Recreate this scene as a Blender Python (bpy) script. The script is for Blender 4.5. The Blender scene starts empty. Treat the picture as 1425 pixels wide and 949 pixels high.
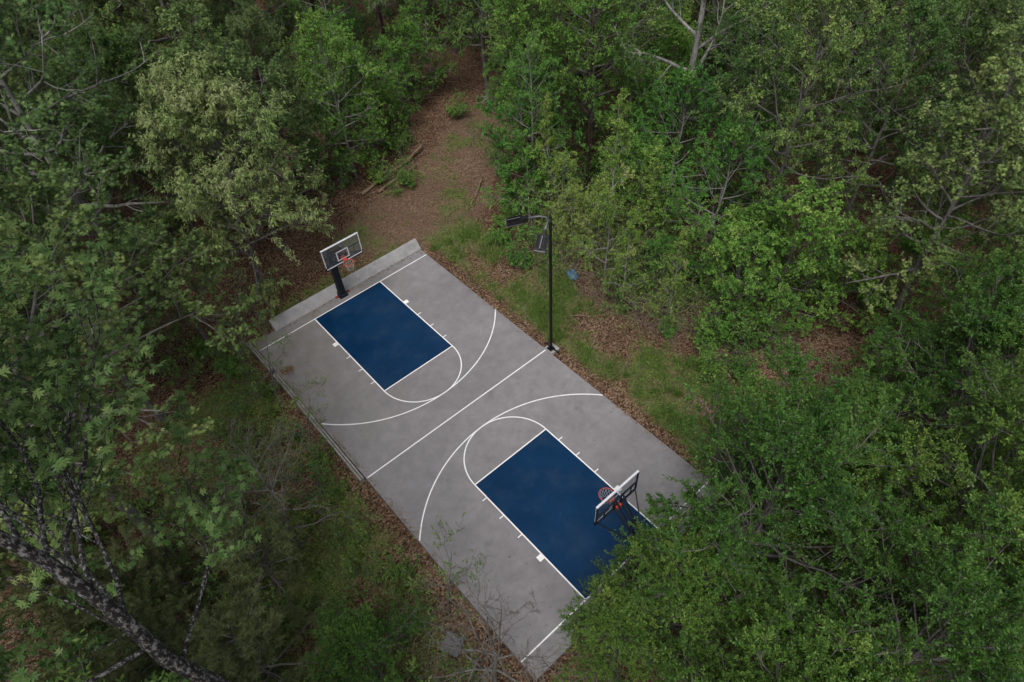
import bpy, math, random
import numpy as np
from mathutils import Vector, Matrix, Quaternion

# ------------------------------------------------------------------ camera, sky, sun, exposure
scn = bpy.context.scene
C = scn.collection
R = math.radians
CAM = np.array([-8.2725, -14.0075, 22.152])
CR = np.array([0.74963512, -0.66022917, -0.04631005])
CU = np.array([0.51778608, 0.54144249, 0.66237271])
CF = np.array([0.41224356, 0.52051655, -0.74774178])
FPX, PW, PH = 926.345, 1425.0, 949.0
cd = bpy.data.cameras.new('camera')
cam = bpy.data.objects.new('camera', cd)
C.objects.link(cam)
m = Matrix(((CR[0], CU[0], -CF[0], CAM[0]), (CR[1], CU[1], -CF[1], CAM[1]), (CR[2], CU[2], -CF[2], CAM[2]), (0, 0, 0, 1)))
cam.matrix_world = m
cd.sensor_width = 36.0
cd.lens = FPX / PW * 36.0
cd.clip_start = 0.1
cd.clip_end = 2000
scn.camera = cam

SUN_EL, SUN_AZ = 62.0, 238.0          # soft light from high on the left, a little behind the camera
w = bpy.data.worlds.new('World')
scn.world = w
w.use_nodes = True
nt = w.node_tree
bg = nt.nodes['Background']
sky = nt.nodes.new('ShaderNodeTexSky')
sky.sky_type = 'NISHITA'
sky.sun_disc = False
sky.sun_elevation = R(SUN_EL)
sky.sun_rotation = R(SUN_AZ)
sky.air_density = 1.0
sky.dust_density = 4.0
hs = nt.nodes.new('ShaderNodeHueSaturation')
hs.inputs['Saturation'].default_value = 0.30
nt.links.new(sky.outputs[0], hs.inputs['Color'])
tcw = nt.nodes.new('ShaderNodeTexCoord')
cl = nt.nodes.new('ShaderNodeTexNoise'); cl.inputs['Scale'].default_value = 2.6; cl.inputs['Detail'].default_value = 6; cl.inputs['Roughness'].default_value = 0.55
nt.links.new(tcw.outputs['Generated'], cl.inputs['Vector'])
cr_ = nt.nodes.new('ShaderNodeValToRGB')
cr_.color_ramp.elements[0].position = 0.36; cr_.color_ramp.elements[0].color = (0.35, 0.37, 0.40, 1)
cr_.color_ramp.elements[1].position = 0.66; cr_.color_ramp.elements[1].color = (2.0, 1.96, 1.92, 1)
nt.links.new(cl.outputs['Fac'], cr_.inputs[0])
cm_ = nt.nodes.new('ShaderNodeMix'); cm_.data_type = 'RGBA'; cm_.blend_type = 'MULTIPLY'; cm_.inputs[0].default_value = 1.0
nt.links.new(hs.outputs[0], cm_.inputs[6]); nt.links.new(cr_.outputs[0], cm_.inputs[7])
nt.links.new(cm_.outputs[2], bg.inputs['Color'])
bg.inputs['Strength'].default_value = 0.105
sd = bpy.data.lights.new('sun', 'SUN')
sd.energy = 1.35
sd.angle = R(26)
sd.color = (1.0, 0.965, 0.93)
so = bpy.data.objects.new('sun', sd)
C.objects.link(so)
az, el = R(SUN_AZ), R(SUN_EL)
sdir = Vector((math.sin(az) * math.cos(el), math.cos(az) * math.cos(el), math.sin(el)))
so.rotation_euler = sdir.to_track_quat('Z', 'Y').to_euler()
so.location = sdir * 60
vs = scn.view_settings
vs.view_transform = 'Standard'
vs.look = 'None'
vs.exposure = 0.42
vs.gamma = 1.0
vs.use_curve_mapping = False
scn.cycles.max_bounces = 6
scn.cycles.diffuse_bounces = 3
scn.cycles.transparent_max_bounces = 8


def at(u, v, z=0.0):
    """photo pixel -> the point at height z that was surveyed there"""
    d = CF + CR * (u - PW / 2) / FPX + CU * (PH / 2 - v) / FPX
    t = (z - CAM[2]) / d[2]
    return CAM + t * d


def pix(P):
    d = np.asarray(P, float) - CAM
    z = d @ CF
    return PW / 2 + FPX * (d @ CR) / z, PH / 2 - FPX * (d @ CU) / z, z


# ------------------------------------------------------------------ noise
def vnoise(x, y, seed=0, octv=3):
    x = np.asarray(x, float); y = np.asarray(y, float)
    out = 0; amp = 1; tot = 0
    for o in range(octv):
        xi = np.floor(x).astype(np.int64); yi = np.floor(y).astype(np.int64)
        fx = x - xi; fy = y - yi
        fx = fx * fx * (3 - 2 * fx); fy = fy * fy * (3 - 2 * fy)
        def h(a, b):
            n = (a * 374761393 + b * 668265263 + (seed + o * 17) * 1274126177) & 0xffffffff
            n = ((n ^ (n >> 13)) * 1274126177) & 0xffffffff
            return ((n ^ (n >> 16)) & 0xffff) / 65535.0
        v = (h(xi, yi) * (1 - fx) + h(xi + 1, yi) * fx) * (1 - fy) + (h(xi, yi + 1) * (1 - fx) + h(xi + 1, yi + 1) * fx) * fy
        out = out + v * amp; tot += amp; amp *= 0.5
        x = x * 2.03 + 7.1; y = y * 2.03 + 3.7
    return out / tot


# ------------------------------------------------------------------ materials
def newmat(name):
    mt = bpy.data.materials.new(name)
    mt.use_nodes = True
    n = mt.node_tree
    return mt, n, n.nodes['Principled BSDF'], n.nodes['Material Output']


def N(n, t, **kw):
    x = n.nodes.new(t)
    for k, v in kw.items():
        setattr(x, k, v)
    return x


def noise(n, scale, detail=4, rough=0.6, vec=None):
    t = N(n, 'ShaderNodeTexNoise')
    t.inputs['Scale'].default_value = scale
    t.inputs['Detail'].default_value = detail
    t.inputs['Roughness'].default_value = rough
    if vec is not None:
        n.links.new(vec, t.inputs['Vector'])
    return t


def ramp(n, fac, stops):
    r = N(n, 'ShaderNodeValToRGB')
    e = r.color_ramp.elements
    while len(e) < len(stops):
        e.new(0.5)
    for i, (p, c) in enumerate(stops):
        e[i].position = p
        e[i].color = (c[0], c[1], c[2], 1) if not isinstance(c, (int, float)) else (c, c, c, 1)
    n.links.new(fac, r.inputs[0])
    return r


def mixc(n, fac, a, b, mode='MIX'):
    x = N(n, 'ShaderNodeMix', data_type='RGBA', blend_type=mode)
    for sock, v in ((x.inputs[0], fac), (x.inputs[6], a), (x.inputs[7], b)):
        if isinstance(v, (int, float)):
            sock.default_value = v
        elif isinstance(v, tuple):
            sock.default_value = (v[0], v[1], v[2], 1)
        else:
            n.links.new(v, sock)
    return x.outputs[2]


def bump(n, height, strength, dist, bsdf):
    b = N(n, 'ShaderNodeBump')
    b.inputs['Strength'].default_value = strength
    b.inputs['Distance'].default_value = dist
    n.links.new(height, b.inputs['Height'])
    n.links.new(b.outputs[0], bsdf.inputs['Normal'])


def simple(name, col, rough=0.5, metal=0.0, var=0.15, scale=8, bmp=0.0, spec=0.5):
    mt, n, p, o = newmat(name)
    tc = N(n, 'ShaderNodeTexCoord')
    t = noise(n, scale, 5, 0.65, tc.outputs['Object'])
    r = ramp(n, t.outputs['Fac'], [(0.3, tuple(c * (1 - var) for c in col)), (0.7, tuple(min(1, c * (1 + var)) for c in col))])
    n.links.new(r.outputs[0], p.inputs['Base Color'])
    p.inputs['Roughness'].default_value = rough
    p.inputs['Metallic'].default_value = metal
    p.inputs['Specular IOR Level'].default_value = spec
    if bmp:
        t2 = noise(n, scale * 12, 4, 0.6, tc.outputs['Object'])
        bump(n, t2.outputs['Fac'], bmp, 0.01, p)
    return mt


def mat_concrete():
    mt, n, p, o = newmat('concrete')
    tc = N(n, 'ShaderNodeTexCoord').outputs['Object']
    big = noise(n, 0.28, 5, 0.6, tc)
    med = noise(n, 1.7, 6, 0.7, tc)
    fin = noise(n, 60, 3, 0.7, tc)
    base = ramp(n, big.outputs['Fac'], [(0.3, (0.195, 0.187, 0.196)), (0.55, (0.233, 0.224, 0.233)), (0.75, (0.262, 0.252, 0.261))])
    c = mixc(n, 0.85, base.outputs[0], ramp(n, med.outputs['Fac'], [(0.3, (0.75, 0.75, 0.74)), (0.7, (1.12, 1.12, 1.12))]).outputs[0], 'MULTIPLY')
    c = mixc(n, 0.4, c, ramp(n, fin.outputs['Fac'], [(0.35, (0.8, 0.8, 0.8)), (0.65, (1.15, 1.15, 1.15))]).outputs[0], 'MULTIPLY')
    # moss / mildew film towards the far left end where the trees drip on it, and brown stain spots
    sep = N(n, 'ShaderNodeSeparateXYZ'); n.links.new(tc, sep.inputs[0])
    my = N(n, 'ShaderNodeMapRange'); my.inputs[1].default_value = -1; my.inputs[2].default_value = 9.5
    n.links.new(sep.outputs[1], my.inputs[0])
    mx = N(n, 'ShaderNodeMapRange'); mx.inputs[1].default_value = 3.8; mx.inputs[2].default_value = -4.5
    n.links.new(sep.outputs[0], mx.inputs[0])
    mul = N(n, 'ShaderNodeMath', operation='MULTIPLY'); n.links.new(my.outputs[0], mul.inputs[0]); n.links.new(mx.outputs[0], mul.inputs[1])
    ms = noise(n, 0.9, 7, 0.72, tc)
    add = N(n, 'ShaderNodeMath', operation='MULTIPLY_ADD'); n.links.new(ms.outputs['Fac'], add.inputs[0]); add.inputs[1].default_value = 1.7; add.inputs[2].default_value = -0.55
    m2 = N(n, 'ShaderNodeMath', operation='MULTIPLY', use_clamp=True); n.links.new(mul.outputs[0], m2.inputs[0]); n.links.new(add.outputs[0], m2.inputs[1])
    m3 = N(n, 'ShaderNodeMath', operation='MULTIPLY', use_clamp=True); n.links.new(m2.outputs[0], m3.inputs[0]); m3.inputs[1].default_value = 1.5
    c = mixc(n, m3.outputs[0], c, (0.165, 0.150, 0.10))
    st = noise(n, 1.1, 3, 0.5, tc)
    sr = ramp(n, st.outputs['Fac'], [(0.64, 0.0), (0.76, 0.6)])
    c = mixc(n, sr.outputs[0], c, (0.13, 0.125, 0.115))
    n.links.new(c, p.inputs['Base Color'])
    p.inputs['Roughness'].default_value = 0.78
    p.inputs['Specular IOR Level'].default_value = 0.3
    bump(n, fin.outputs['Fac'], 0.25, 0.004, p)
    return mt


def mat_blue():
    mt, n, p, o = newmat('blue_court_paint')
    tc = N(n, 'ShaderNodeTexCoord').outputs['Object']
    a = noise(n, 0.55, 5, 0.6, tc); b = noise(n, 40, 3, 0.7, tc)
    c = ramp(n, a.outputs['Fac'], [(0.3, (0.0025, 0.023, 0.066)), (0.7, (0.0045, 0.033, 0.090))])
    c2 = mixc(n, 0.35, c.outputs[0], ramp(n, b.outputs['Fac'], [(0.35, (0.7, 0.7, 0.7)), (0.65, (1.25, 1.25, 1.25))]).outputs[0], 'MULTIPLY')
    sheen = noise(n, 0.8, 6, 0.62, tc); sheen_ramp = ramp(n, sheen.outputs['Fac'], [(0.48, 0.0), (0.72, 0.30)])
    c2 = mixc(n, sheen_ramp.outputs[0], c2, (0.040, 0.068, 0.105))  # cloudy sky reflections painted into the blue as paler patches
    sc = noise(n, 7, 8, 0.8, tc); sr_ = ramp(n, sc.outputs['Fac'], [(0.66, 0.0), (0.74, 0.35)])
    c2 = mixc(n, sr_.outputs[0], c2, (0.03, 0.055, 0.09))
    n.links.new(c2, p.inputs['Base Color'])
    rr = ramp(n, a.outputs['Fac'], [(0.3, 0.12), (0.7, 0.30)])
    n.links.new(rr.outputs[0], p.inputs['Roughness'])
    p.inputs['Specular IOR Level'].default_value = 0.16
    bump(n, b.outputs['Fac'], 0.06, 0.003, p)
    return mt


def mat_lines():
    mt, n, p, o = newmat('white_line_paint')
    tc = N(n, 'ShaderNodeTexCoord').outputs['Object']
    a = noise(n, 3, 6, 0.75, tc)
    c = ramp(n, a.outputs['Fac'], [(0.25, (0.60, 0.60, 0.60)), (0.42, (0.80, 0.80, 0.81)), (0.7, (0.86, 0.86, 0.87))])
    wn_ = noise(n, 22, 6, 0.8, tc); wr = ramp(n, wn_.outputs['Fac'], [(0.60, 0.0), (0.70, 0.6)])
    c3 = mixc(n, wr.outputs[0], c.outputs[0], (0.30, 0.29, 0.29))
    n.links.new(c3, p.inputs['Base Color'])
    p.inputs['Roughness'].default_value = 0.6
    return mt


def mat_ground():
    mt, n, p, o = newmat('forest_floor')
    tc = N(n, 'ShaderNodeTexCoord').outputs['Object']
    at1 = N(n, 'ShaderNodeAttribute', attribute_name='grass')
    at2 = N(n, 'ShaderNodeAttribute', attribute_name='worn')
    v = N(n, 'ShaderNodeTexVoronoi'); v.inputs['Scale'].default_value = 17; n.links.new(tc, v.inputs['Vector'])
    sepc = N(n, 'ShaderNodeSeparateColor'); n.links.new(v.outputs['Color'], sepc.inputs[0])
    litter = ramp(n, sepc.outputs[0], [(0.0, (0.032, 0.019, 0.013)), (0.3, (0.078, 0.045, 0.029)), (0.6, (0.14, 0.086, 0.056)), (0.85, (0.205, 0.135, 0.095)), (1.0, (0.29, 0.21, 0.16))])
    big = noise(n, 0.5, 5, 0.65, tc)
    lit = mixc(n, 0.7, litter.outputs[0], ramp(n, big.outputs['Fac'], [(0.3, (0.5, 0.42, 0.36)), (0.7, (1.1, 1.1, 1.0))]).outputs[0], 'MULTIPLY')
    dirt = mixc(n, 0.55, ramp(n, noise(n, 9, 6, 0.8, tc).outputs['Fac'], [(0.3, (0.080, 0.052, 0.036)), (0.5, (0.17, 0.115, 0.080)), (0.72, (0.25, 0.185, 0.140))]).outputs[0], lit)
    c = mixc(n, at2.outputs['Fac'], lit, dirt)
    gn = noise(n, 14, 5, 0.75, tc)
    grass = ramp(n, gn.outputs['Fac'], [(0.25, (0.045, 0.062, 0.02)), (0.5, (0.12, 0.142, 0.05)), (0.75, (0.20, 0.20, 0.09))])
    gf = noise(n, 3.2, 6, 0.75, tc)
    ga = N(n, 'ShaderNodeMath', operation='MULTIPLY_ADD'); n.links.new(gf.outputs['Fac'], ga.inputs[0]); ga.inputs[1].default_value = 3.2; ga.inputs[2].default_value = -2.1
    gb = N(n, 'ShaderNodeMath', operation='MULTIPLY_ADD', use_clamp=True); n.links.new(at1.outputs['Fac'], gb.inputs[0]); gb.inputs[1].default_value = 1.6; n.links.new(ga.outputs[0], gb.inputs[2])
    gm = N(n, 'ShaderNodeMath', operation='MULTIPLY', use_clamp=True); n.links.new(gb.outputs[0], gm.inputs[0]); gm.inputs[1].default_value = 0.85
    c = mixc(n, gm.outputs[0], c, grass.outputs[0])
    n.links.new(c, p.inputs['Base Color'])
    p.inputs['Roughness'].default_value = 0.95
    p.inputs['Specular IOR Level'].default_value = 0.15
    bump(n, v.outputs['Distance'], 0.6, 0.05, p)
    return mt


LEAF_GAIN = 2.35


def mat_leaf(name, cols, trans=0.28, rough=0.5, pale=None, hue=0.03):
    """cols: dark .. light leaf colours picked per leaf; underside paler"""
    mt, n, p, o = newmat(name)
    a = N(n, 'ShaderNodeAttribute', attribute_name='tint')
    stops = [(i / (len(cols) - 1), (min(0.42, c[0] * LEAF_GAIN * 0.97), min(0.42, c[1] * LEAF_GAIN), min(0.3, c[2] * LEAF_GAIN * 0.72))) for i, c in enumerate(cols)]
    r = ramp(n, a.outputs['Fac'], stops)
    oi = N(n, 'ShaderNodeObjectInfo')
    h = N(n, 'ShaderNodeHueSaturation')
    mr = N(n, 'ShaderNodeMapRange'); mr.inputs[3].default_value = 0.505 - hue * 0.35; mr.inputs[4].default_value = 0.505 + hue * 0.8
    n.links.new(oi.outputs['Random'], mr.inputs[0]); n.links.new(mr.outputs[0], h.inputs['Hue'])
    mv = N(n, 'ShaderNodeMapRange'); mv.inputs[3].default_value = 1.12; mv.inputs[4].default_value = 0.8
    n.links.new(oi.outputs['Random'], mv.inputs[0]); n.links.new(mv.outputs[0], h.inputs['Value'])
    n.links.new(r.outputs[0], h.inputs['Color'])
    g = N(n, 'ShaderNodeNewGeometry')
    und = mixc(n, 0.45, h.outputs[0], pale or (0.16, 0.19, 0.12))
    c = mixc(n, g.outputs['Backfacing'], h.outputs[0], und)
    n.links.new(c, p.inputs['Base Color'])
    p.inputs['Roughness'].default_value = rough
    p.inputs['Specular IOR Level'].default_value = 0.18
    t = N(n, 'ShaderNodeBsdfTranslucent')
    tcx = mixc(n, 0.5, h.outputs[0], (0.12, 0.16, 0.02))
    n.links.new(tcx, t.inputs['Color'])
    mx = N(n, 'ShaderNodeMixShader'); mx.inputs[0].default_value = trans
    n.links.new(p.outputs[0], mx.inputs[1]); n.links.new(t.outputs[0], mx.inputs[2])
    n.links.new(mx.outputs[0], o.inputs[0])
    return mt


def mat_bark(name, dark, light, scale=7, thr=(0.42, 0.58), stretch=0.35):
    mt, n, p, o = newmat(name)
    tc = N(n, 'ShaderNodeTexCoord').outputs['Object']
    mp = N(n, 'ShaderNodeMapping'); mp.inputs['Scale'].default_value = (1, 1, stretch); n.links.new(tc, mp.inputs[0])
    t = noise(n, scale, 6, 0.75, mp.outputs[0])
    t2 = noise(n, scale * 7, 4, 0.7, mp.outputs[0])
    r = ramp(n, t.outputs['Fac'], [(thr[0], dark), (thr[1], light)])
    c = mixc(n, 0.6, r.outputs[0], ramp(n, t2.outputs['Fac'], [(0.3, (0.5, 0.5, 0.5)), (0.7, (1.3, 1.3, 1.3))]).outputs[0], 'MULTIPLY')
    n.links.new(c, p.inputs['Base Color'])
    p.inputs['Roughness'].default_value = 0.9
    p.inputs['Specular IOR Level'].default_value = 0.2
    bump(n, t2.outputs['Fac'], 0.7, 0.03, p)
    return mt


def mat_glass():
    mt, n, p, o = newmat('clear_backboard_glass')
    tr = N(n, 'ShaderNodeBsdfTransparent'); tr.inputs[0].default_value = (0.94, 0.955, 0.96, 1)
    gl = N(n, 'ShaderNodeBsdfGlossy'); gl.inputs['Roughness'].default_value = 0.06
    geo = N(n, 'ShaderNodeTexCoord'); t = noise(n, 3, 4, 0.6, geo.outputs['Object'])
    df = N(n, 'ShaderNodeBsdfDiffuse'); df.inputs[0].default_value = (0.35, 0.37, 0.38, 1)
    dm = N(n, 'ShaderNodeMixShader'); rr = ramp(n, t.outputs['Fac'], [(0.3, 0.03), (0.75, 0.10)]); n.links.new(rr.outputs[0], dm.inputs[0])
    n.links.new(tr.outputs[0], dm.inputs[1]); n.links.new(df.outputs[0], dm.inputs[2])
    mx = N(n, 'ShaderNodeMixShader'); mx.inputs[0].default_value = 0.05; n.links.new(dm.outputs[0], mx.inputs[1]); n.links.new(gl.outputs[0], mx.inputs[2])
    n.links.new(mx.outputs[0], o.inputs[0])
    return mt


M = {}
M['concrete'] = mat_concrete()
M['wallc'] = simple('wall_concrete', (0.30, 0.294, 0.298), 0.85, 0, 0.22, 2.2, 0.3, 0.25)
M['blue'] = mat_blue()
M['line'] = mat_lines()
M['ground'] = mat_ground()
M['glass'] = mat_glass()
M['navy'] = simple('dark_navy_powder_coat', (0.009, 0.013, 0.022), 0.5, 0, 0.2, 6, 0, 0.25)
M['pad'] = simple('dark_vinyl_padding', (0.010, 0.014, 0.022), 0.7, 0, 0.25, 4, 0, 0.2)
M['white'] = simple('white_painted_aluminium', (0.62, 0.63, 0.66), 0.4, 0, 0.08, 5)
M['orange'] = simple('orange_rim_paint', (0.50, 0.055, 0.022), 0.45, 0, 0.15, 9)
M['redrust'] = simple('rusty_red_steel', (0.22, 0.035, 0.022), 0.75, 0, 0.35, 20)
M['net'] = simple('net_cord', (0.42, 0.40, 0.36), 0.9, 0, 0.1, 20)
M['black'] = simple('black_steel', (0.009, 0.009, 0.011), 0.55, 0, 0.25, 8, 0, 0.25)
M['greymetal'] = simple('grey_cast_housing', (0.12, 0.125, 0.135), 0.45, 0.3, 0.15, 10)
M['lens'] = simple('dark_lamp_lens', (0.010, 0.010, 0.022), 0.12, 0, 0.2, 20)
M['wood'] = mat_bark('weathered_grey_board', (0.21, 0.20, 0.185), (0.36, 0.345, 0.32), 5, (0.35, 0.65), 1.0)
M['log'] = mat_bark('bare_log_wood', (0.13, 0.085, 0.055), (0.30, 0.22, 0.15), 6, (0.3, 0.7))
M['stick'] = mat_bark('dry_pale_twigs', (0.16, 0.125, 0.09), (0.34, 0.29, 0.225), 4, (0.35, 0.65))
M['bluetarp'] = simple('faded_blue_plastic', (0.045, 0.13, 0.23), 0.5, 0, 0.25, 6)
M['greypanel'] = simple('grey_sheet_metal', (0.12, 0.12, 0.135), 0.6, 0.2, 0.2, 4)
M['stain'] = simple('orange_brown_leaf', (0.24, 0.10, 0.04), 0.9, 0, 0.3, 12)
M['bark_oak'] = mat_bark('lichen_oak_bark', (0.022, 0.020, 0.02), (0.26, 0.255, 0.25), 17, (0.50, 0.60), 0.5)
M['bark_grey'] = mat_bark('grey_bark', (0.075, 0.067, 0.06), (0.21, 0.20, 0.185), 5, (0.35, 0.65))
M['bark_pale'] = mat_bark('pale_bark', (0.11, 0.103, 0.095), (0.31, 0.30, 0.285), 6, (0.34, 0.58))
M['bark_dark'] = mat_bark('dark_pine_bark', (0.022, 0.017, 0.014), (0.085, 0.06, 0.048), 8)
M['leaf_oak'] = mat_leaf('lobed_oak_leaves', [(0.030, 0.052, 0.020), (0.052, 0.080, 0.032), (0.080, 0.108, 0.046), (0.14, 0.16, 0.08)], 0.25)
M['leaf_pale'] = mat_leaf('pale_new_oak_leaves', [(0.095, 0.126, 0.052), (0.128, 0.160, 0.072), (0.160, 0.180, 0.100), (0.20, 0.205, 0.135)], 0.38, pale=(0.28, 0.31, 0.18))
M['leaf_laurel'] = mat_leaf('small_glossy_leaves', [(0.018, 0.038, 0.009), (0.032, 0.060, 0.014), (0.050, 0.085, 0.020), (0.086, 0.118, 0.032)], 0.22, 0.42)
M['leaf_maple'] = mat_leaf('fresh_green_leaves', [(0.030, 0.070, 0.016), (0.050, 0.105, 0.024), (0.078, 0.140, 0.034), (0.13, 0.18, 0.055)], 0.32)
M['leaf_mid'] = mat_leaf('dull_green_leaves', [(0.026, 0.050, 0.016), (0.044, 0.076, 0.024), (0.066, 0.102, 0.035), (0.12, 0.14, 0.062)], 0.27)
M['leaf_bright'] = mat_leaf('yellow_green_leaves', [(0.060, 0.095, 0.022), (0.090, 0.135, 0.032), (0.13, 0.175, 0.050), (0.20, 0.23, 0.085)], 0.33)
M['needle'] = mat_leaf('pine_needles', [(0.020, 0.036, 0.012), (0.040, 0.062, 0.021), (0.068, 0.092, 0.034), (0.105, 0.115, 0.055)], 0.12, 0.5)
M['needle_dull'] = mat_leaf('brownish_pine_needles', [(0.028, 0.036, 0.014), (0.052, 0.062, 0.024), (0.080, 0.088, 0.038), (0.125, 0.118, 0.058)], 0.12, 0.5)
M['weed'] = mat_leaf('weed_leaves', [(0.030, 0.055, 0.014), (0.055, 0.088, 0.022), (0.085, 0.115, 0.035), (0.14, 0.14, 0.06)], 0.3)
M['blade'] = mat_leaf('grass_blades', [(0.045, 0.070, 0.018), (0.085, 0.112, 0.032), (0.125, 0.145, 0.055), (0.18, 0.17, 0.085)], 0.3)
M['tuft'] = mat_leaf('tall_grass_tufts', [(0.030, 0.066, 0.012), (0.055, 0.100, 0.020), (0.085, 0.13, 0.030), (0.13, 0.15, 0.055)], 0.3)
M['deadleaf'] = mat_leaf('dead_leaves', [(0.026, 0.013, 0.009), (0.058, 0.031, 0.020), (0.095, 0.057, 0.038), (0.15, 0.105, 0.08)], 0.1, 0.8, pale=(0.22, 0.16, 0.12))


# ------------------------------------------------------------------ mesh helpers
class MB:
    def __init__(self):
        self.v = []; self.f = []

    def add(self, vs_, fs):
        b = len(self.v)
        self.v += [tuple(map(float, p)) for p in vs_]
        self.f += [tuple(i + b for i in f) for f in fs]

    def box(self, c, s, rot=None, taper=1.0):
        hx, hy, hz = s[0] / 2, s[1] / 2, s[2] / 2
        pts = []
        for sz, k in ((-1, 1.0), (1, taper)):
            for sx, sy in ((-1, -1), (1, -1), (1, 1), (-1, 1)):
                pts.append(Vector((sx * hx * k, sy * hy * k, sz * hz)))
        if rot is not None:
            pts = [rot @ p for p in pts]
        pts = [p + Vector(c) for p in pts]
        self.add(pts, [(0, 3, 2, 1), (4, 5, 6, 7), (0, 1, 5, 4), (1, 2, 6, 5), (2, 3, 7, 6), (3, 0, 4, 7)])

    def bar(self, a, b, wx, wy):
        a = Vector(a); b = Vector(b); d = b - a
        q = d.to_track_quat('Z', 'Y').to_matrix()
        self.box((a + b) / 2, (wx, wy, d.length), q)

    def tube(self, pts, rad, sides=8, cap=True):
        pts = [Vector(p) for p in pts]
        if isinstance(rad, (int, float)):
            rad = [rad] * len(pts)
        rings = []
        x = None
        for i, p in enumerate(pts):
            d = (pts[min(i + 1, len(pts) - 1)] - pts[max(i - 1, 0)]).normalized()
            if x is None:
                x = d.orthogonal().normalized()
            x = (x - d * x.dot(d)).normalized()
            y = d.cross(x)
            rings.append([p + (x * math.cos(2 * math.pi * k / sides) + y * math.sin(2 * math.pi * k / sides)) * rad[i] for k in range(sides)])
        vs_ = [q for r in rings for q in r]
        fs = []
        for i in range(len(pts) - 1):
            for k in range(sides):
                k2 = (k + 1) % sides
                fs.append((i * sides + k, i * sides + k2, (i + 1) * sides + k2, (i + 1) * sides + k))
        if cap:
            fs.append(tuple(range(sides - 1, -1, -1)))
            fs.append(tuple((len(pts) - 1) * sides + k for k in range(sides)))
        self.add(vs_, fs)

    def torus(self, c, R0, r, n1=28, n2=8):
        vs_ = []; fs = []
        for i in range(n1):
            a = 2 * math.pi * i / n1
            for k in range(n2):
                b = 2 * math.pi * k / n2
                rr = R0 + r * math.cos(b)
                vs_.append((c[0] + rr * math.cos(a), c[1] + rr * math.sin(a), c[2] + r * math.sin(b)))
        for i in range(n1):
            for k in range(n2):
                i2, k2 = (i + 1) % n1, (k + 1) % n2
                fs.append((i * n2 + k, i2 * n2 + k, i2 * n2 + k2, i * n2 + k2))
        self.add(vs_, fs)

    def build(self, name, mat, parent=None, smooth=False, bevel=0.0):
        me = bpy.data.meshes.new(name)
        me.from_pydata(self.v, [], self.f)
        me.materials.append(mat)
        if smooth:
            me.polygons.foreach_set('use_smooth', [True] * len(me.polygons))
        me.update()
        o = bpy.data.objects.new(name, me)
        C.objects.link(o)
        if parent:
            o.parent = parent
        if bevel:
            b = o.modifiers.new('bevel', 'BEVEL'); b.width = bevel; b.segments = 2; b.limit_method = 'ANGLE'
        return o


def np_mesh(name, V, quads, mat, tint=None, smooth=False):
    """fast mesh: V (n,3), quads (m,k) all the same size k"""
    me = bpy.data.meshes.new(name)
    k = quads.shape[1]
    me.vertices.add(len(V)); me.vertices.foreach_set('co', np.ascontiguousarray(V, np.float32).ravel())
    me.loops.add(quads.size); me.loops.foreach_set('vertex_index', np.ascontiguousarray(quads, np.int32).ravel())
    me.polygons.add(len(quads))
    me.polygons.foreach_set('loop_start', np.arange(0, quads.size, k, dtype=np.int32))
    me.polygons.foreach_set('loop_total', np.full(len(quads), k, np.int32))
    if smooth:
        me.polygons.foreach_set('use_smooth', np.ones(len(quads), bool))
    me.materials.append(mat)
    if tint is not None:
        a = me.attributes.new('tint', 'FLOAT', 'FACE')
        a.data.foreach_set('value', np.ascontiguousarray(tint, np.float32))
    me.update(calc_edges=True)
    return me


def tag(o, label=None, cat=None, group=None, kind=None):
    if label: o['label'] = label
    if cat: o['category'] = cat
    if group: o['group'] = group
    if kind: o['kind'] = kind
    return o


def link(name, me, parent=None):
    o = bpy.data.objects.new(name, me)
    C.objects.link(o)
    if parent: o.parent = parent
    return o


def empty(name, loc=(0, 0, 0), rz=0.0):
    o = bpy.data.objects.new(name, None)
    o.empty_display_size = 0.2
    C.objects.link(o)
    o.location = loc
    o.rotation_euler = (0, 0, rz)
    return o


# ------------------------------------------------------------------ ground
SX, SY = 4.70, 9.50          # half size of the slab
PATH = [at(*p)[:2] for p in ((440, 345), (500, 305), (555, 258), (608, 205), (650, 158), (705, 140), (725, 170), (692, 240), (655, 300), (605, 340), (520, 350))]
PATH = np.array(PATH)


def inpoly(x, y, poly):
    x = np.asarray(x, float); y = np.asarray(y, float)
    ins = np.zeros(np.broadcast(x, y).shape, bool)
    n = len(poly)
    for i in range(n):
        x1, y1 = poly[i]; x2, y2 = poly[(i + 1) % n]
        if y1 == y2: continue
        c = ((y1 > y) != (y2 > y)) & (x < (x2 - x1) * (y - y1) / (y2 - y1) + x1)
        ins ^= c
    return ins


def gz(x, y):
    x = np.asarray(x, float); y = np.asarray(y, float)
    d = np.maximum(np.maximum(np.abs(x) - SX, np.abs(y) - SY), 0)
    left = np.clip((-x - 3.0) / 2.0, 0, 1)
    base = -0.07 - 0.14 * left
    rough = (vnoise(x * 0.22, y * 0.22, 5, 3) - 0.5) * 0.9 + (vnoise(x * 1.3, y * 1.3, 9, 2) - 0.5) * 0.18
    far = np.clip((d - 1.0) / 6.0, 0, 1)
    z = base + rough * far + (vnoise(x * 1.5, y * 1.5, 3, 2) - 0.5) * 0.08 * np.clip(d / 0.6, 0, 1)
    return z


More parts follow.
